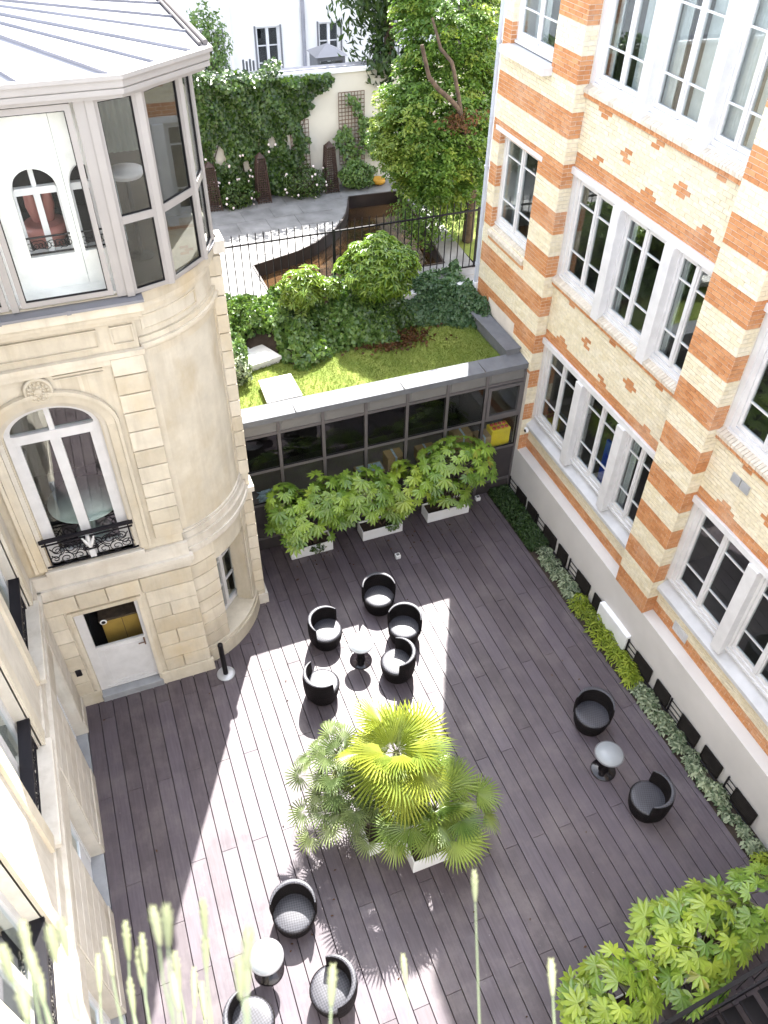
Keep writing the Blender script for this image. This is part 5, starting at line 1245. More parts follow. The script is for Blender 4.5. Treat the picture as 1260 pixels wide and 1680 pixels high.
# climber on the trellis
t = thing('climber', 'thin climbing plant trained over the wall trellis', 'climber', (8.5, WY-0.1, GZ))
paths = [[(8.35,4.6),(8.45,5.2),(8.35,5.6),(8.25,5.9)],[(8.5,4.7),(8.75,5.3),(8.8,6.0),(8.62,6.5),(8.4,6.75)],[(8.75,5.6),(9.0,5.5),(9.15,5.15),(9.3,4.95)],[(8.8,6.1),(9.05,6.0),(9.2,5.9)],[(8.2,5.2),(8.0,5.5),(8.05,5.8)]]
lp = []; m = MB()
for pt in paths:
    m.tube([(x,WY-0.08,z) for x,z in pt], 0.010, 5)
    for (xa,za),(xb,zb) in zip(pt[:-1], pt[1:]):
        for k in range(60):
            f = random.random(); lp.append((xa+(xb-xa)*f+random.gauss(0,.07), WY-0.1-random.random()*0.12, za+(zb-za)*f+random.gauss(0,.07)))
m.build('stems', 'bark', t); meshobj('foliage', leaves(lp, [(0,-1,0.5)]*len(lp), 0.12, 'hedge', 'foliage', 0.4, 0.8, 0.5, off=(8.5, WY-0.1, GZ)), t)
m = MB(); m.lathe([(0.10,0),(0.22,0.05),(0.24,0.16),(0.20,0.17),(0.0005,0.12)], (9.25,24.0,GZ), 18); tag(m.solo('plant_tray', 'orange_pot', (9.25,24.0,GZ)), 'ochre yellow bowl lying at the foot of the garden wall by the trellis', 'bowl')
# ivy hedge bank between lawn and fence
pts = []; nr = []
def hedge_top(x, y):
    e = 15.35+0.35*sin(x*1.3+0.5)
    if x < 3.9: e = max(e, 15.6)
    if x > 6.6: e = 16.1-0.75*max(0, min(1, (x-7.6)/1.3))
    f = min(1, max(0, (y-e)/1.1))
    h = TZ+(0.80 if x < 6.9 else 0.66)*(f**0.6)
    return f, h+0.10*sin(x*4+y*3)+0.08*sin(x*9-y*7)
def hedge_fill(n, x0, x1, lo=0.0):
    P_, N_ = [], []
    while len(P_) < n:
        x = random.uniform(x0, x1); y = random.uniform(14.6, 17.75)
        f, h = hedge_top(x, y)
        if f <= 0.02 or (2.92 < x < 3.68 and 15.5 < y < 16.42): continue
        z = h-random.random()**2*0.35
        P_.append((x, y, z)); N_.append((0.1, -0.75*(1-f)-0.2, 0.7))
    return P_, N_
hp, hn = hedge_fill(11000, 2.0, 6.45)
hd = thing('ivy_bank', 'bank of ivy sloping down to the roof lawn on the left', 'ivy', (4.2,16.5,TZ)); meshobj('foliage', leaves(hp, hn, 0.135, 'hedge', 'foliage', 0.5, 0.85, 0.55, off=(4.2,16.5,TZ)), hd)
hp, hn = hedge_fill(7500, 7.15, 9.05)
hd = thing('ground_ivy', 'dull bluish green ground ivy beside the brick wall', 'ground ivy', (8.3,16.5,TZ)); meshobj('foliage', leaves(hp, hn, 0.11, 'bluegreen', 'foliage', 0.5, 0.8, 0.55, off=(8.3,16.5,TZ)), hd)
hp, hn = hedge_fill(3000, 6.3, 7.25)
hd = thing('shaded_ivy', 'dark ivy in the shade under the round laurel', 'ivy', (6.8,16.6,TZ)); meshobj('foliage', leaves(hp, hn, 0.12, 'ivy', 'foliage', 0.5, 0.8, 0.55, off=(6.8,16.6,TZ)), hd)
m = MB(); nx, ny = 36, 16; vv = []
for j in range(ny+1):
    for i in range(nx+1):
        x = 2.0+7.05*i/nx; y = 15.0+2.75*j/ny; f, h = hedge_top(x, y); vv.append((x, y, max(TZ-0.1, h-0.42) if f > 0.02 else TZ-0.2))
m.add(vv, [(j*(nx+1)+i, j*(nx+1)+i+1, (j+1)*(nx+1)+i+1, (j+1)*(nx+1)+i) for j in range(ny) for i in range(nx)], True); struct(m.build('ivy_bank_soil', 'earth'))
P = np.stack([NR.normal(6.5,0.45,900), NR.normal(15.75,0.22,900), np.full(900,TZ+0.06)], 1)
o = meshobj('dry_leaves', leaves(P, [(0,0,1)]*900, 0.10, 'brown_leaf', 'dry_leaves', 0, 0.6, 0.7)); o['kind'] = 'stuff'; tag(o, 'brown dry leaves lying under the round laurel', 'dry leaves')
# round laurel and young laurel
def laurel(name, label, c, rad, n, size, mat, seed, base):
    t = thing(name, label, 'shrub', base)
    p, nv = shell_points(c, rad, n//9, 0.45, None, 0.12, seed)
    P_, N_, A_ = [], [], []
    rg = np.random.default_rng(seed)
    for q, d_ in zip(p, nv):
        for k in range(9):
            a = k*2.4+rg.uniform(0, 1); dirv = np.array([cos(a), sin(a), 0.35])*0.85+d_*0.5; dirv /= np.linalg.norm(dirv)
            P_.append(q+dirv*size*0.5); nvv = np.array([0, 0, 1.0])+d_*0.6; N_.append(nvv); A_.append(dirv)
    meshobj('foliage', leaves(P_, N_, size, mat, 'foliage', 0, 0.26, 0.12, off=base, along=np.array(A_)), t)
    m = MB()
    for k in range(9):
        a = k*0.7; m.tube([base, (base[0]+0.25*rad[0]*cos(a), base[1]+0.25*rad[1]*sin(a), c[2]-rad[2]*0.5), (c[0]+0.7*rad[0]*cos(a), c[1]+0.7*rad[1]*sin(a), c[2]+rad[2]*0.2)], [0.045,0.03,0.01], 6)
    m.build('stems', 'bark', t)
laurel('laurel_shrub', 'round glossy laurel shrub standing before the iron fence', (6.45,16.70,5.18), (0.86,0.74,0.68), 9000, 0.20, 'shrub', 11, (6.45,16.8,4.0))
laurel('laurel_shrub', 'small young pale laurel rising from the ivy bank left of the round laurel', (4.48,16.6,5.0), (0.50,0.42,0.50), 1500, 0.20, 'shrub_lime', 12, (4.45,16.65,4.2))
laurel('laurel_shrub', 'pale leafed shrub low in the ivy between the two laurels', (5.1,16.75,4.85), (0.35,0.3,0.25), 500, 0.18, 'shrub_lime', 13, (5.1,16.75,4.2))
bush('shrub', 'pale variegated shrub in the corner by the limestone pilaster', 'shrub', (2.55,15.3,4.0), (0.32,0.3,0.35), 500, 0.12, 'variegated', None, 15, base=(2.55,15.3,TZ))
bush('shrub', 'loose green shrub behind the fence under the tall tree', 'shrub', (9.0,19.6,5.0), (0.95,0.9,0.9), 2600, 0.11, 'tree', None, 16, inner=0.3, base=(9.1,19.6,GZ))
# tall garden tree
TB = (10.15,19.3,GZ)
tr = thing('garden_tree', 'tall bright green hornbeam with forked bare limbs beside the brick building', 'tree', TB)
m = MB()
m.tube([TB,(10.05,19.1,5.6),(9.75,18.9,6.8),(9.42,18.6,7.55),(9.28,18.45,7.73),(9.16,18.42,7.98),(8.87,18.40,8.25),(8.57,18.40,8.48),(8.33,18.42,8.75),(8.28,18.45,8.93),(8.15,18.5,9.40)], [0.16,0.14,0.12,0.085,0.075,0.062,0.058,0.055,0.052,0.048,0.045], 9)
m.tube([(9.28,18.45,7.73),(9.2,18.42,7.95),(9.1,18.42,8.33),(9.0,18.45,8.71),(8.93,18.5,8.98),(8.71,18.7,9.25),(8.6,19.0,9.8)], [0.05,0.055,0.05,0.048,0.045,0.04,0.03], 8)
m.tube([(9.75,18.9,6.8),(10.3,19.5,7.8),(10.5,19.9,9.0),(10.4,20.3,10.2)], [0.10,0.08,0.06,0.03], 8)
lc = []
rg = np.random.default_rng(5)
def in_crown(p):
    x, y, z = p
    prof = 1.03*np.interp(z, [4.95,5.55,6.15,6.78,7.6,8.43,8.85,9.26,9.88,11.4,12.5], [0.3,0.9,1.25,1.42,1.36,1.0,0.9,0.9,1.0,0.9,0.3])
    cx = np.interp(z, [4.95,6.8,8.0,8.85,12.5], [9.95,9.32,9.43,9.53,9.33])
    return ((x-cx)/prof)**2+((y-20.0)/(prof*0.95))**2
tries = 0
while len(lc) < 900 and tries < 200000:
    tries += 1
    p = (rg.uniform(7, 11.2), rg.uniform(18.2, 21.9), rg.uniform(4.95, 12.4)); q = in_crown(p)
    if p[2] > (p[1]-11.3)/0.767-0.35: continue
    if q < 1 and rg.random() < 0.15+0.85*q: lc.append((p, q))
LP, LN, LA, LM = [], [], [], []
for (p, q) in lc:
    cx = np.interp(p[2], [4.95,6.8,8.0,8.85,12.5], [9.95,9.32,9.43,9.53,9.33])
    out = np.array([p[0]-cx, p[1]-20.0, 0.0]); out = out/(np.linalg.norm(out)+1e-6)
    lime = (p[0] < 8.4 and 6.4 < p[2] < 7.9 and rg.random() < 0.85) or (q > 0.7 and rg.random() < 0.3)  # sunlight on left side and some outer sprays put into brighter leaf colour
    side = np.array([-out[1], out[0], 0])
    ln_ = rg.uniform(0.35, 0.6)
    for b in range(5):   # flat sprays of leaves
        dv = out*rg.uniform(0.5, 1)+side*rg.uniform(-0.9, 0.9)+np.array([0, 0, rg.uniform(-0.25, 0.25)]); dv /= np.linalg.norm(dv)
        for k in range(17):
            f = k/16; sgn = 1 if k % 2 else -1
            w_ = np.cross(dv, (0, 0, 1.0)); w_ /= np.linalg.norm(w_)+1e-6
            LP.append(np.array(p)+dv*ln_*f+w_*sgn*0.05+np.array([0, 0, -0.10*f*f])+rg.normal(0, .015, 3)); LN.append((out[0]*0.3, out[1]*0.3, 0.9)); LA.append(dv*0.7+w_*sgn*0.8); LM.append(lime)
LP = np.array(LP); LN = np.array(LN); LA = np.array(LA); LM = np.array(LM)
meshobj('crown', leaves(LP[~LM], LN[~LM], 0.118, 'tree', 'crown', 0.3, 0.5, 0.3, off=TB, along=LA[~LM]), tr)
meshobj('sun_tinted_foliage', leaves(LP[LM], LN[LM], 0.118, 'tree_lime_and_sunlit', 'sun_tinted_foliage', 0.3, 0.5, 0.3, off=TB, along=LA[LM]), tr)
m.build('trunk', 'bark', tr)
P = np.stack([NR.normal(9.2,0.24,260), NR.normal(18.35,0.14,260), NR.normal(7.72,0.11,260)], 1); meshobj('dead_leaves', leaves(P, [(0,-1,.3)]*260, 0.11, 'brown_leaf', 'dead_leaves', 0.6, 0.5, 0.5, off=TB), tr)
# dark tree behind
DB = (9.9,24.9,4.7)
dt = thing('dark_tree', 'dark broad leafed tree behind the garden wall next to the bright tree', 'tree', DB)
p, nv = shell_points((9.95,24.9,9.6), (1.75,1.2,2.2), 3000, 0.3, None, 0.25, 33)
k = (p[:,2] > 6.9)
p2, nv2 = shell_points((9.45,24.4,7.5), (0.55,0.5,0.65), 300, 0.4, None, 0.2, 35)
meshobj('crown', leaves(np.vstack([p[k],p2]), np.vstack([nv[k],nv2])+np.array([0,-0.3,0.3]), 0.26, 'chestnut', 'crown', 1.0, 0.42, 0.4, off=DB), dt)
MB().tube([DB,(9.9,24.9,7.5),(9.9,25.0,10)], [0.2,0.16,0.1], 9).build('trunk', 'bark', dt)
bush('shrub', 'tall green foliage beyond the garden behind the veranda roof', 'tree', (4.9,27.2,7.6), (0.7,0.6,1.2), 1800, 0.14, 'hedge', None, 41, base=(4.9,27.2,4.7))
bush('shrub', 'bare yellowish green branch tips left of the old trunk', 'tree', (12.6,24.0,8.2), (0.7,0.8,1.3), 1300, 0.13, 'tree_lime_and_sunlit', None, 43, inner=0.3, base=(12.6,24.0,4.2))
bush('shrub', 'green shrub in shade on the lawn beside the paving', 'shrub', (10.5,22.6,4.55), (0.5,1.0,0.4), 1000, 0.09, 'hedge', None, 45)

# ---- bed along the plinth
def bed_x(y): return 8.40, PX(y)-0.06
def fillbed(y0, y1, n):
    ys_ = NR.uniform(y0, y1, n); xs_ = np.array([random.uniform(*bed_x(y)) for y in ys_]); return xs_, ys_
xs_, ys_ = fillbed(11.25, 13.55, 6000)
o = meshobj('ground_cover', leaves(np.stack([xs_, ys_, NR.uniform(-0.02,0.15,6000)],1), [(0,-0.3,0.7)]*6000, 0.12, 'mondo', 'ground_cover', -1.2, 0.28, 0.6)); o['kind'] = 'stuff'; tag(o, 'dark green ground cover at the far end of the bed along the plinth', 'ground cover')
def rosette(name, mat, nl, size, aspect, rise):
    P_, N_, A_ = [], [], []
    for k in range(nl):
        a = k*2.4; r = size*0.95*sqrt((k+0.5)/nl); P_.append((r*cos(a), r*sin(a), 0.03+rise*(1-r/size)+random.uniform(0,.03))); N_.append((cos(a)*0.5, sin(a)*0.5, 1)); A_.append((cos(a), sin(a), 0.3))
    return leaves(P_, N_, size*0.75, mat, name, 0, aspect, 0.25, along=np.array(A_))
vm = [rosette('variegated_plant', 'variegated', 30, 0.13, 0.5, 0.10) for _ in range(3)]
lm = [rosette('lime_plant', 'lime', 34, 0.17, 0.3, 0.14) for _ in range(3)]
def row(y0, y1, step, meshes, name, label, cat, group):
    y = y1; cnt = 0
    while y > y0:
        a, b = bed_x(y)
        n_ = 3 if b-a > 0.36 else 2
        for k in range(n_):
            if random.random() < 0.12: continue
            x = a+0.08+(b-a-0.14)*(k+0.5)/n_+random.uniform(-.05,.05)
            s = random.uniform(0.75, 1.2)
            o = put(name, random.choice(meshes), None, (x, y+random.uniform(-.07,.07), -0.01), (0, 0, random.uniform(0, 6.3)), (s, s, s*random.uniform(.8,1.3))); cnt += 1; tag(o, label % ordw(cnt), cat, group)
        y -= step
row(9.45, 11.3, 0.165, vm, 'variegated_plant', 'pale variegated plant, %s from the dark ground cover along the bed', 'plant', 'variegated plants in the far part of the bed')
row(6.95, 9.40, 0.19, lm, 'lime_plant', 'bright lime green plant, %s from the far end of the lime row', 'plant', 'lime green plants in the bed')
row(3.15, 6.90, 0.165, vm, 'variegated_plant', 'pale variegated plant in the nearer row, %s past the lime plants', 'plant', 'variegated plants in the near part of the bed')
row(2.4, 3.1, 0.2, lm, 'lime_plant', 'yellowish green plant at the near end of the bed, %s from the far side', 'plant', 'lime plants at the near end of the bed')

# ---- fatsias: palmate leaves as separate parts
def fatsia_leaf(mat, lobes=8, seed=0):
    rg_ = random.Random(seed); m = MB()
    for k in range(lobes):
        a = (k-(lobes-1)/2)*(4.6/lobes)+rg_.uniform(-.05,.05)
        L = (0.225 if 1 <= k <= lobes-2 else 0.155)*rg_.uniform(.92,1.08); wd_ = 0.035
        dx, dy = cos(a), sin(a); px_, py_ = -dy, dx
        def pt(f, s, z): return (dx*L*f+px_*wd_*s, dy*L*f+py_*wd_*s, z)
        dr = rg_.uniform(0.02, 0.05)
        V = [(0,0,0.005), pt(.32,-.62,0.004), pt(.32,0,-.008), pt(.32,.62,0.004), pt(.62,-1,-.004-dr*.3), pt(.62,0,-.018-dr*.3), pt(.62,1,-.004-dr*.3), pt(1,0,-.012-dr)]
        m.add(V, [(0,1,2),(0,2,3),(1,4,5,2),(2,5,6,3),(4,7,5),(5,7,6)], True)
    me = m.mesh('leaf'); me.materials.append(M[mat]); return me
FL = {k: [fatsia_leaf(k, 8+i % 2, i) for i in range(5)] for k in ('fatsia','fatsia_lime')}
def fatsia(label, base, crowns, nleaf, mats=('fatsia',), seed=0, group='fatsias in white planters'):
    rg_ = random.Random(seed); t = thing('fatsia', label, 'fatsia', base, group)
    stems = MB(); pet = MB(); placed = []
    for ci, (c, rad, nl) in enumerate(crowns):
        c = Vector(c); nst = max(3, nl//14)
        tips = []
        for k in range(nst):
            a = rg_.uniform(0, 2*pi); r = sqrt(rg_.random())*0.62
            tip = c+Vector((rad[0]*r*cos(a), rad[1]*r*sin(a), rad[2]*(rg_.uniform(-.35,.55)))); tips.append(tip)
            b = Vector(base)+Vector((rg_.uniform(-.3,.3), rg_.uniform(-.08,.08), 0))
            mid = b.lerp(tip, 0.5)+Vector((rg_.uniform(-.1,.1), rg_.uniform(-.1,.1), 0.12)); stems.tube([b, mid, tip], [0.018,0.014,0.009], 5)
        cnt = 0; tries = 0
        while cnt < nl and tries < nl*30:
            tries += 1
            dv = Vector((rg_.gauss(0,1), rg_.gauss(0,1), rg_.gauss(0.25,0.8))).normalized()
            if dv.z < -0.55: continue
            q = rg_.uniform(.62, 1.0); p = c+Vector((dv.x*rad[0]*q, dv.y*rad[1]*q, dv.z*rad[2]*q))
            if p.z < 0.28 or (base[1] > 12 and p.y > 13.45) : continue
            if any((p-o_).length < 0.115 for o_ in placed): continue
            placed.append(p); cnt += 1
            out = Vector((dv.x, dv.y, 0)); out = out.normalized() if out.length > .05 else Vector((1,0,0))
            nrm = (Vector((0,0,1))*rg_.uniform(.7,1.2)+out*rg_.uniform(.2,.75)+Vector((0,-.22,0))).normalized()
            xax = (out-nrm*out.dot(nrm)).normalized(); yax = nrm.cross(xax)
            spin = rg_.uniform(-.5,.5); x2 = xax*cos(spin)+yax*sin(spin); y2 = nrm.cross(x2)
            s = rg_.uniform(.72, 1.15)
            mm = Matrix(((x2.x,y2.x,nrm.x),(x2.y,y2.y,nrm.y),(x2.z,y2.z,nrm.z)))
            mk = mats[ci % len(mats)] if rg_.random() < .85 else 'fatsia'
            put('leaf', rg_.choice(FL[mk]), t, p-Vector(base), mm.to_euler(), (s,s,s))
            near = min(tips, key=lambda q_: (q_-p).length); pet.tube([near, near.lerp(p,.5)+Vector((0,0,.03)), p], 0.005, 4, False)
    stems.build('stems', 'bark', t); pet.build('leaf_stalks', 'stalk', t, stuff=True)
    return t
def planter(label, x0, x1, y0, y1, h, group='white planters'):
    t = thing('planter', label, 'planter', ((x0+x1)/2, (y0+y1)/2, 0.0), group)
    m = MB(); w_ = 0.022
    m.bbox(x0,x1,y0,y0+w_,0.004,h,0.004); m.bbox(x0,x1,y1-w_,y1,0.004,h,0.004); m.bbox(x0,x0+w_,y0+w_+0.001,y1-w_-0.001,0.004,h,0.004); m.bbox(x1-w_,x1,y0+w_+0.001,y1-w_-0.001,0.004,h,0.004)
    m.build('box', 'white', t); MB().box(x0+w_,x1-w_,y0+w_,y1-w_,0.01,h-0.05).build('soil', 'earth', t)
planter('long white planter under the left fatsia by the garden room', 2.88,3.93,13.02,13.42,0.30)
planter('long white planter under the middle fatsia by the garden room', 4.70,5.75,13.02,13.42,0.30)
planter('long white planter under the right fatsia by the garden room', 6.45,7.60,13.06,13.46,0.31)
fatsia('big fatsia with large green fingered leaves, left one of three before the garden room', (3.4,13.22,0.25), [((3.25,12.9,1.42),(0.90,0.62,0.78),96),((3.75,12.9,1.95),(0.62,0.55,0.5),36),((2.85,12.95,1.9),(0.45,0.45,0.5),22)], 100, ('fatsia',), 1)
fatsia('fatsia with yellowish leaves on its right, middle one of three before the garden room', (5.2,13.22,0.25), [((4.65,12.85,1.6),(0.85,0.65,0.85),82),((5.75,12.9,1.6),(0.70,0.55,0.65),52),((5.5,13.0,0.85),(0.35,0.3,0.3),10)], 100, ('fatsia','fatsia_lime','fatsia'), 2)
fatsia('rounded bright fatsia standing alone, right one of three before the garden room', (7.0,13.26,0.25), [((7.0,12.9,1.85),(1.02,0.66,0.75),104),((7.0,12.9,0.95),(0.6,0.4,0.4),22)], 100, ('fatsia',), 3)
bush('trailing_ivy', 'sprig of ivy hanging over the left white planter', 'ivy', (3.55,13.0,0.2), (0.2,0.08,0.16), 120, 0.08, 'ivy', None, 51, stems=False)
bush('trailing_ivy', 'sprig of ivy hanging over the middle white planter', 'ivy', (5.5,13.0,0.28), (0.22,0.08,0.16), 130, 0.08, 'hedge', None, 52, stems=False)
# lower right fatsias on their planters
planter('white planter below the big fatsia at the lower right', 5.55,7.5,2.02,2.45,0.35)
planter('white planter below the lime fatsia at the lower edge', 4.1,5.15,1.75,2.2,0.35)
fatsia('large fatsia at the lower right corner beside the stair rail', (6.4,2.25,0.3), [((6.35,2.35,1.1),(0.95,0.62,0.6),86),((7.25,2.35,1.15),(0.75,0.6,0.55),56),((5.75,2.55,1.05),(0.5,0.42,0.45),26),((5.9,1.85,0.85),(0.55,0.3,0.4),24)], 100, ('fatsia_lime','fatsia','fatsia_lime','fatsia'), 4, 'fatsias at the lower right')
fatsia('lime green fatsia at the bottom edge left of the stair rail', (4.55,1.95,0.3), [((4.55,2.1,1.0),(0.72,0.58,0.55),76),((4.15,1.85,0.95),(0.45,0.42,0.38),24)], 100, ('fatsia_lime',), 5, 'fatsias at the lower right')
fatsia('small fatsia tip peeping in at the bottom edge of the picture', (2.55,1.75,0.3), [((2.55,2.0,0.9),(0.4,0.3,0.3),20)], 100, ('fatsia_lime',), 6, 'fatsias at the lower right')
planter('white planter just below the bottom edge of the picture', 2.1,3.1,1.5,1.95,0.35)

P = np.stack([NR.uniform(2.6,8.2,70), 13.1-np.abs(NR.normal(0,0.7,70)), np.full(70,0.012)], 1)
P2 = np.stack([NR.uniform(-2.0,8.2,60), NR.uniform(2.2,12.0,60), np.full(60,0.012)], 1)
o = meshobj('fallen_leaves', leaves(np.vstack([P,P2]), [(0,0,1)]*130, 0.055, 'brown_leaf', 'fallen_leaves', 0, 0.5, 0.3)); o['kind'] = 'stuff'; tag(o, 'small dry leaves and bits scattered over the deck', 'fallen leaves')
# ---- palms in square white planters
def fan_leaf(mat, nseg, spread, L, droop, split=0.45, seed=0, w=0.022):
    rg_ = random.Random(seed); m = MB()
    for k in range(nseg):
        a = -spread/2+spread*k/(nseg-1)+rg_.uniform(-.015,.015)
        l = L*(1-0.28*abs(a/(spread/2))**2)*rg_.uniform(.93,1.05)
        dx, dy = cos(a), sin(a); qx, qy = -dy, dx
        z1, z2, z3 = -droop*0.15*l, -droop*0.45*l, -droop*l*rg_.uniform(.8,1.2)
        w1 = min(w, l*split*math.tan(spread/nseg/2)*1.02)
        def pt(f, s, z): return (dx*l*f+qx*w*s, dy*l*f+qy*w*s, z)
        V = [(dx*.01,dy*.01,0), pt(split,-w1/w,z1), pt(split,0,z1-.016), pt(split,w1/w,z1), pt(.78,-.55,z2), pt(.78,0,z2-.011), pt(.78,.55,z2), pt(1,0,z3)]
        m.add(V, [(0,1,2),(0,2,3),(1,4,5,2),(2,5,6,3),(4,7,5),(5,7,6)])
    me = m.mesh('frond'); me.materials.append(M[mat]); return me
def palm(label, base, crown, fr, nfr, petiole, seed, sag=0.35, core=0, wild=.55, trunk=True, heads=None, size=(0.85,1.1), low=-0.5):
    rg_ = random.Random(seed); t = thing('fan_palm', label, 'palm', base, 'palms in the middle of the deck')
    pet = MB(); tk = MB()
    for hi, hc in enumerate(heads or [crown]):
        hc = Vector(hc)
        tk.tube([Vector(base)+Vector((0,0,0)), Vector(base).lerp(hc,.5)+Vector((rg_.uniform(-.04,.04),0,.05)), hc], [0.075,0.07,0.06] if len(heads or [1]) == 1 else [0.045,0.04,0.03], 8)
        n = nfr if not heads else nfr//len(heads)
        for k in range(n+core):
            az = k*2.3999+rg_.uniform(-.2,.2); f = (k+.5)/n
            if k >= n: f = 0.18
            el = math.asin(max(-1, min(1, 0.98-f*(0.98-low))))
            if k >= n: el = rg_.uniform(.35, .9)
            el *= rg_.uniform(.85,1.05)
            pl_ = petiole*rg_.uniform(1-.45*wild,1+.4*wild)*(0.22+0.85*min(1, f*2.0))
            dv = Vector((cos(az)*cos(el), sin(az)*cos(el), sin(el)))
            p = hc+dv*pl_
            if p.z < 0.58:
                if p.y < base[1]-0.45: continue
                p.z = 0.58+rg_.uniform(0,.1)
            pet.tube([hc, hc.lerp(p,.5)+Vector((0,0,.05*pl_)), p], [0.009,0.007,0.005], 4, False)
            fdir = (dv+Vector((0,0,-sag-0.25*f))).normalized()
            side = fdir.cross(Vector((0,0,1))); side = side.normalized() if side.length > .05 else Vector((1,0,0))
            nrm = side.cross(fdir).normalized()
            roll = rg_.uniform(-wild,wild); s2 = side*cos(roll)+nrm*sin(roll); n2 = fdir.cross(-s2).normalized() if False else (nrm*cos(roll)-side*sin(roll))
            y2 = n2.cross(fdir)
            mm = Matrix(((fdir.x,y2.x,n2.x),(fdir.y,y2.y,n2.y),(fdir.z,y2.z,n2.z)))
            s = rg_.uniform(*size)
            put('frond', rg_.choice(fr), t, p-Vector(base), mm.to_euler(), (s,s,s))
    tk.build('trunk', 'bark_rough', t); pet.build('leaf_stalks', 'stalk', t, stuff=True)
    return t
planter('square white planter at the left of the palm group', 2.13,2.72,5.68,6.28,0.40)
planter('square white planter at the front right of the palm group', 2.74,3.40,5.14,5.66,0.40)
planter('square white planter hidden at the back of the palm group', 2.74,3.36,5.75,6.35,0.40)
fg = [fan_leaf('palm_gold', 28, 3.5, 0.62, 0.15, 0.46, i, 0.025) for i in range(3)]
fp = [fan_leaf('palm', 25, 3.7, 0.54, 0.12, 0.50, 10+i, 0.024) for i in range(3)]
fa = [fan_leaf('palm_grey', 19, 4.0, 0.32, 0.12, 0.36, 20+i, 0.018) for i in range(3)]
palm('tall golden green fan palm, the brightest of the palm group', (3.05,6.05,0.36), (2.84,6.30,2.05), fg, 17, 0.50, 1, low=-0.30, size=(0.78,1.15), sag=0.16, core=4, wild=.75)
palm('wide green fan palm at the right front of the palm group', (3.07,5.40,0.36), (3.30,5.62,1.04), fp, 27, 0.66, 2, low=-0.2, size=(0.78,1.05), sag=0.3, core=7, wild=.6)
palm('airy greyish fan palm with small leaves at the left of the palm group', (2.42,5.98,0.36), None, fa, 76, 0.48, 3, heads=[(2.15,6.35,1.15),(1.85,6.65,1.35),(2.3,6.0,0.85),(1.75,6.2,1.0),(2.05,6.9,1.5)], low=-0.35, size=(0.8,1.15))

# ================================================================== FURNITURE
def chair_proto(label, loc, rz):
    t = thing('tub_chair', label, 'chair', (0,0,0), 'dark wicker tub chairs')
    m = MB(); m.lathe([(0.27,0.0),(0.285,0.02),(0.33,0.16),(0.352,0.30),(0.358,0.385),(0.345,0.40),(0.33,0.402)], (0,0,0), 44); m.build('base', 'wicker', t)
    m = MB(); m.lathe([(0.338,0.395),(0.335,0.412),(0.30,0.425),(0.15,0.43),(0.0005,0.43)], (0,0,0), 44); m.build('seat', 'seat', t)
    m = MB(); n = 40; half = 1.60; V = []; secn = 8
    for i in range(n+1):
        a = -half+2*half*i/n; e = min(1, (half-abs(a))/0.16)
        zt = 0.775-0.03*(abs(a)/half)**3
        th = 0.030+0.055*(1-(abs(a)/half)**2)
        ro = 0.372; ri = ro-th
        sec = [(0.360,0.20),(0.378,0.40),(ro+0.012,0.60),(ro,zt-0.02),(ro-0.012,zt),(ri+0.012,zt),(ri,zt-0.02),(ri-0.02,0.41)]
        V.append([(r*cos(a), r*sin(a), z) for r, z in sec])
    for j in range(secn-1):
        vv = [p for i in range(n+1) for p in (V[i][j], V[i][j+1])]
        m.add(vv, [(2*i,2*i+2,2*i+3,2*i+1) for i in range(n)], True)
    for q in (V[0], V[-1]): m.add(q, [tuple(range(secn))])
    m.build('backrest', 'wicker', t)
    m = MB(); V = []
    for i in range(n+1):
        a = -half+2*half*i/n; zt = 0.775-0.03*(abs(a)/half)**3; th = 0.030+0.055*(1-(abs(a)/half)**2)
        V += [(r*cos(a), r*sin(a), zt+z) for r, z in ((0.368,0.001),(0.362,0.009),(0.372-th+0.008,0.009),(0.372-th+0.003,0.001))]
    F = []
    for i in range(n):
        for j in range(3): F.append((i*4+j, i*4+4+j, i*4+5+j, i*4+j+1))
    m.add(V, F, True); m.build('rim', 'seat', t)
    t.location = loc; t.rotation_euler = (0,0,rz); return t
chs = [((4.31,10.93),78,'dark wicker tub chair standing in shade behind the others, farthest from the viewer'),
 ((2.90,10.42),126,'dark wicker tub chair half in sun, left of the far table, back towards the bay'),
 ((4.52,9.92),52,'dark wicker tub chair half in sun right of the far round table, facing the viewer'),
 ((4.03,9.10),-16,'sunlit dark wicker tub chair just behind the golden palm, its back to the right'),
 ((2.40,9.15),200,'sunlit dark wicker tub chair near left of the far table, its back to the left'),
 ((7.17,6.60),45,'dark wicker tub chair in shade beside the bed above the right round table'),
 ((7.18,4.70),-35,'dark wicker tub chair in shade below the right round table'),
 ((0.62,5.12),72,'dark wicker tub chair in sun at the lower left next to the palm shadow'),
 ((0.85,3.83),-4,'sunlit dark wicker tub chair at the bottom with its seat towards the left'),
 ((-0.42,3.85),186,'sunlit dark wicker tub chair cut off by the bottom edge behind the spikes')]
c0 = None
for (x, y), a, lab in chs:
    if c0 is None: c0 = chair_proto(lab, (x,y,0.0), R(a))
    else: copy_tree(c0, (x,y,0.0), R(a), lab)
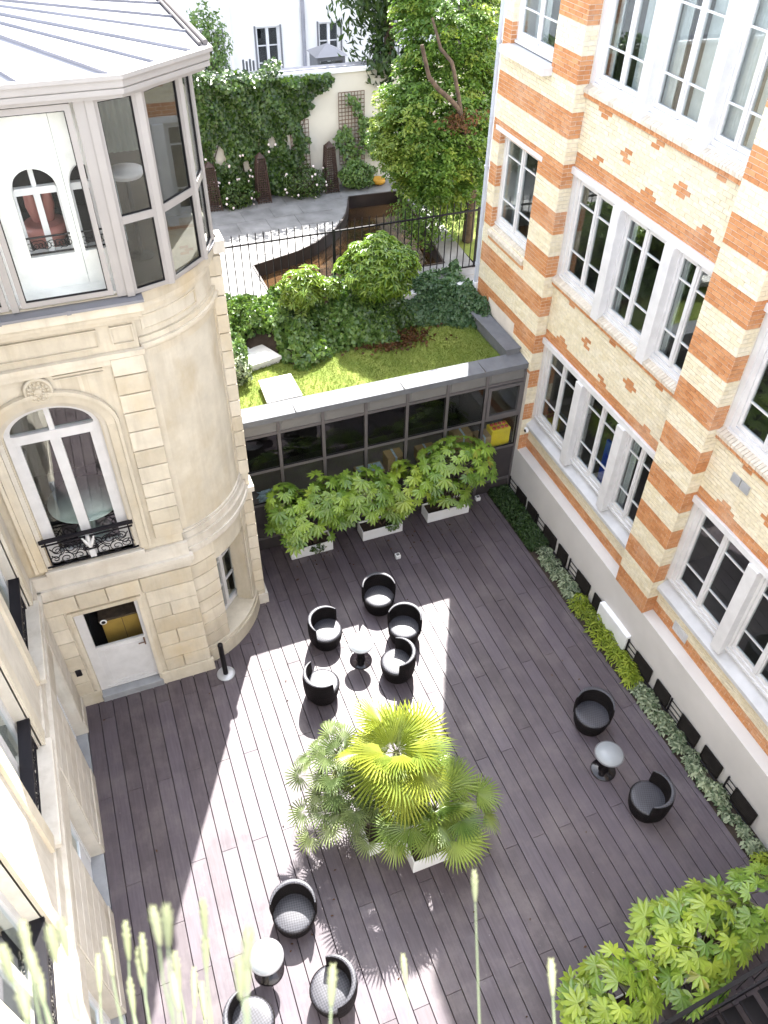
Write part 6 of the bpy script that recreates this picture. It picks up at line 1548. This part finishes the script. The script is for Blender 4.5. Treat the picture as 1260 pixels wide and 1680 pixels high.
def table_proto(label, loc):
    t = thing('round_table', label, 'table', (0,0,0), 'small round pedestal tables')
    MB().lathe([(0.235,0.0),(0.24,0.012),(0.225,0.026),(0.10,0.035),(0.075,0.05)], (0,0,0), 40).build('base_plate', 'black', t)
    MB().lathe([(0.10,0.036),(0.082,0.12),(0.085,0.24),(0.13,0.42),(0.21,0.535),(0.255,0.572)], (0,0,0), 40).build('pedestal', 'black', t)
    MB().lathe([(0.255,0.573),(0.272,0.578),(0.276,0.592),(0.270,0.604),(0.252,0.606)], (0,0,0), 44).build('rim', 'rim', t)
    MB().lathe([(0.251,0.60),(0.251,0.6075),(0.0005,0.6085)], (0,0,0), 44).build('tabletop', 'tabletop', t)
    t.location = loc; return t
t0 = table_proto('small round pedestal table with a pale top amid the five far chairs', (3.43,9.68,0))
copy_tree(t0, (6.89,5.64,0), 0.3, 'small round pedestal table with a pale top between the two right chairs')
copy_tree(t0, (0.02,4.56,0), 0.8, 'small round pedestal table with a bluish top at the lower left among three chairs')
st = thing('ashtray_post', 'black ashtray post on a round grey base beside the bowed bay', 'ashtray post', (0.66,10.35,0))
MB().lathe([(0.185,0),(0.19,0.012),(0.18,0.03),(0.06,0.034)], (0.66,10.35,0), 32).build('base', 'steel', st)
MB().lathe([(0.052,0.03),(0.052,0.94),(0.055,0.942),(0.055,1.0),(0.045,1.005),(0.0005,1.006)], (0.66,10.35,0), 20).build('post', 'gasket', st)
for (x, y), lab in (((5.30,12.22),'small white cube light on the deck in front of the middle planter'),((8.03,13.42),'small white cube light in the corner right of the right planter'),((6.02,13.5),'small white cube light between the middle and right planters')):
    lt = thing('cube_light', lab, 'light', (x,y,0), 'small white cube lights on the deck'); MB().bbox(x-.06,x+.06,y-.06,y+.06,0.0,0.10,0.008).build('housing', 'white', lt); MB().box(x-.035,x+.035,y-.035,y+.035,0.1,0.104).build('lens', 'rim', lt)
# black steel stair at the lower right corner
sr = thing('steel_stair', 'black steel stair with a flat handrail at the lower right corner', 'stair', (6.2,1.0,0))
for k in range(9):
    x = 5.25+0.27*k; z = 0.18+0.165*k
    MB().bbox(x,x+0.25,0.2,1.42,z-0.03,z,0.004).build('tread', 'gasket', sr); MB().box(x-0.01,x+0.028,0.2,1.42,z+0.001,z+0.012).build('nosing', 'iron', sr)
MB().bar((4.9,1.56,0.80),(7.6,1.56,2.35),0.06,0.03).build('handrail', 'gasket', sr)
MB().bar((4.9,1.48,0.05),(7.6,1.48,1.70),0.03,0.22).build('stringer', 'iron', sr)
for k in range(10): MB().bar((5.0+0.27*k,1.55,0.12+0.16*k),(5.0+0.27*k,1.55,0.83+0.155*k),0.014,0.014).build('baluster', 'iron', sr)
# plain house wall closing the court behind the viewer
rh = thing('court_house', 'plain pale house wall closing the court on the near side', 'house', (3.4,-1.5,0))
MB().box(-2.6,9.4,-2.0,-1.2,0,12.4).build('wall', 'render_white', rh)

# ---- flower spikes of the window box near the viewer
def spike(tip_px, bot_px, dist, label, w=0.0085, headlen=0.056, kink=0.0, group='flower spikes in front of the viewer'):
    def at(p, d_):
        v = fw*FPX+rt2*(p[0]-630)-up2*(p[1]-840); v.normalize(); return CAM_LOC+v*(d_/v.dot(fw))
    a, b = at(tip_px, dist), at(bot_px, dist*0.93)
    t = thing('flower_spike', label, 'flower spike', tuple(b), group)
    dv = (b-a).normalized(); c = a+dv*headlen
    sd = rt2*kink
    MB().tube([c-dv*0.01, c.lerp(b,.35)+sd, b], [0.0013,0.0016,0.0019], 6).build('stem', 'stem', t)
    m = MB(); n = 9
    m.tube([a, a+dv*headlen*.12, a+dv*headlen*.4, a+dv*headlen*.75, c+dv*0.006], [0.0015, w*.55, w*.8, w*.75, w*.35], 8)
    for k in range(34):
        f = (k+.5)/34; q = a+dv*headlen*f; an = k*2.4; r = w*(.35+.75*sin(pi*min(1,f*1.1+.08)))
        o_ = (rt2*cos(an)+fw*sin(an)); m.tube([q+o_*r*.4+dv*.004, q+o_*r*.95-dv*.004], [0.0022,0.0009], 5)
    m.build('head', 'spike', t)
spike((778,1428),(788,1720),1.75,'tall single flower spike right of the palm planters')
spike((904,1574),(912,1730),1.55,'thick flower spike at the bottom left of the lime fatsia')
spike((661,1566),(678,1730),1.9,'thin flower spike just below the palm shadow')
spike((546,1583),(540,1730),1.35,'blurred flower spike in front of the bottom chair')
left = [(205,1512,230,1.5),(160,1566,172,1.7),(172,1540,215,1.4),(232,1532,255,1.5),(226,1556,250,1.5),(250,1488,300,1.15),(272,1486,290,1.0),(286,1562,310,1.5),(282,1598,310,1.3),(332,1475,355,1.45),(318,1588,322,1.7),(336,1530,345,1.5),(330,1612,345,1.6),(36,1512,80,1.1),(46,1556,95,1.05),(80,1520,130,1.05),(98,1508,150,1.0),(112,1626,150,1.1),(408,1520,398,1.0),(392,1570,400,1.05),(402,1562,412,1.1),(212,1606,230,1.6),(2,1552,60,1.0),(34,1620,60,0.95),(60,1590,90,1.2)]
for i, (x, y, bx, dd_) in enumerate(sorted(left)):
    lab = 'pale green flower spike in the lower left cluster, %s from the left edge' % ordw(i+1)
    spike((x,y),(bx,1740),dd_,lab,0.0078,0.052*dd_/1.3,random.uniform(-.006,.006))
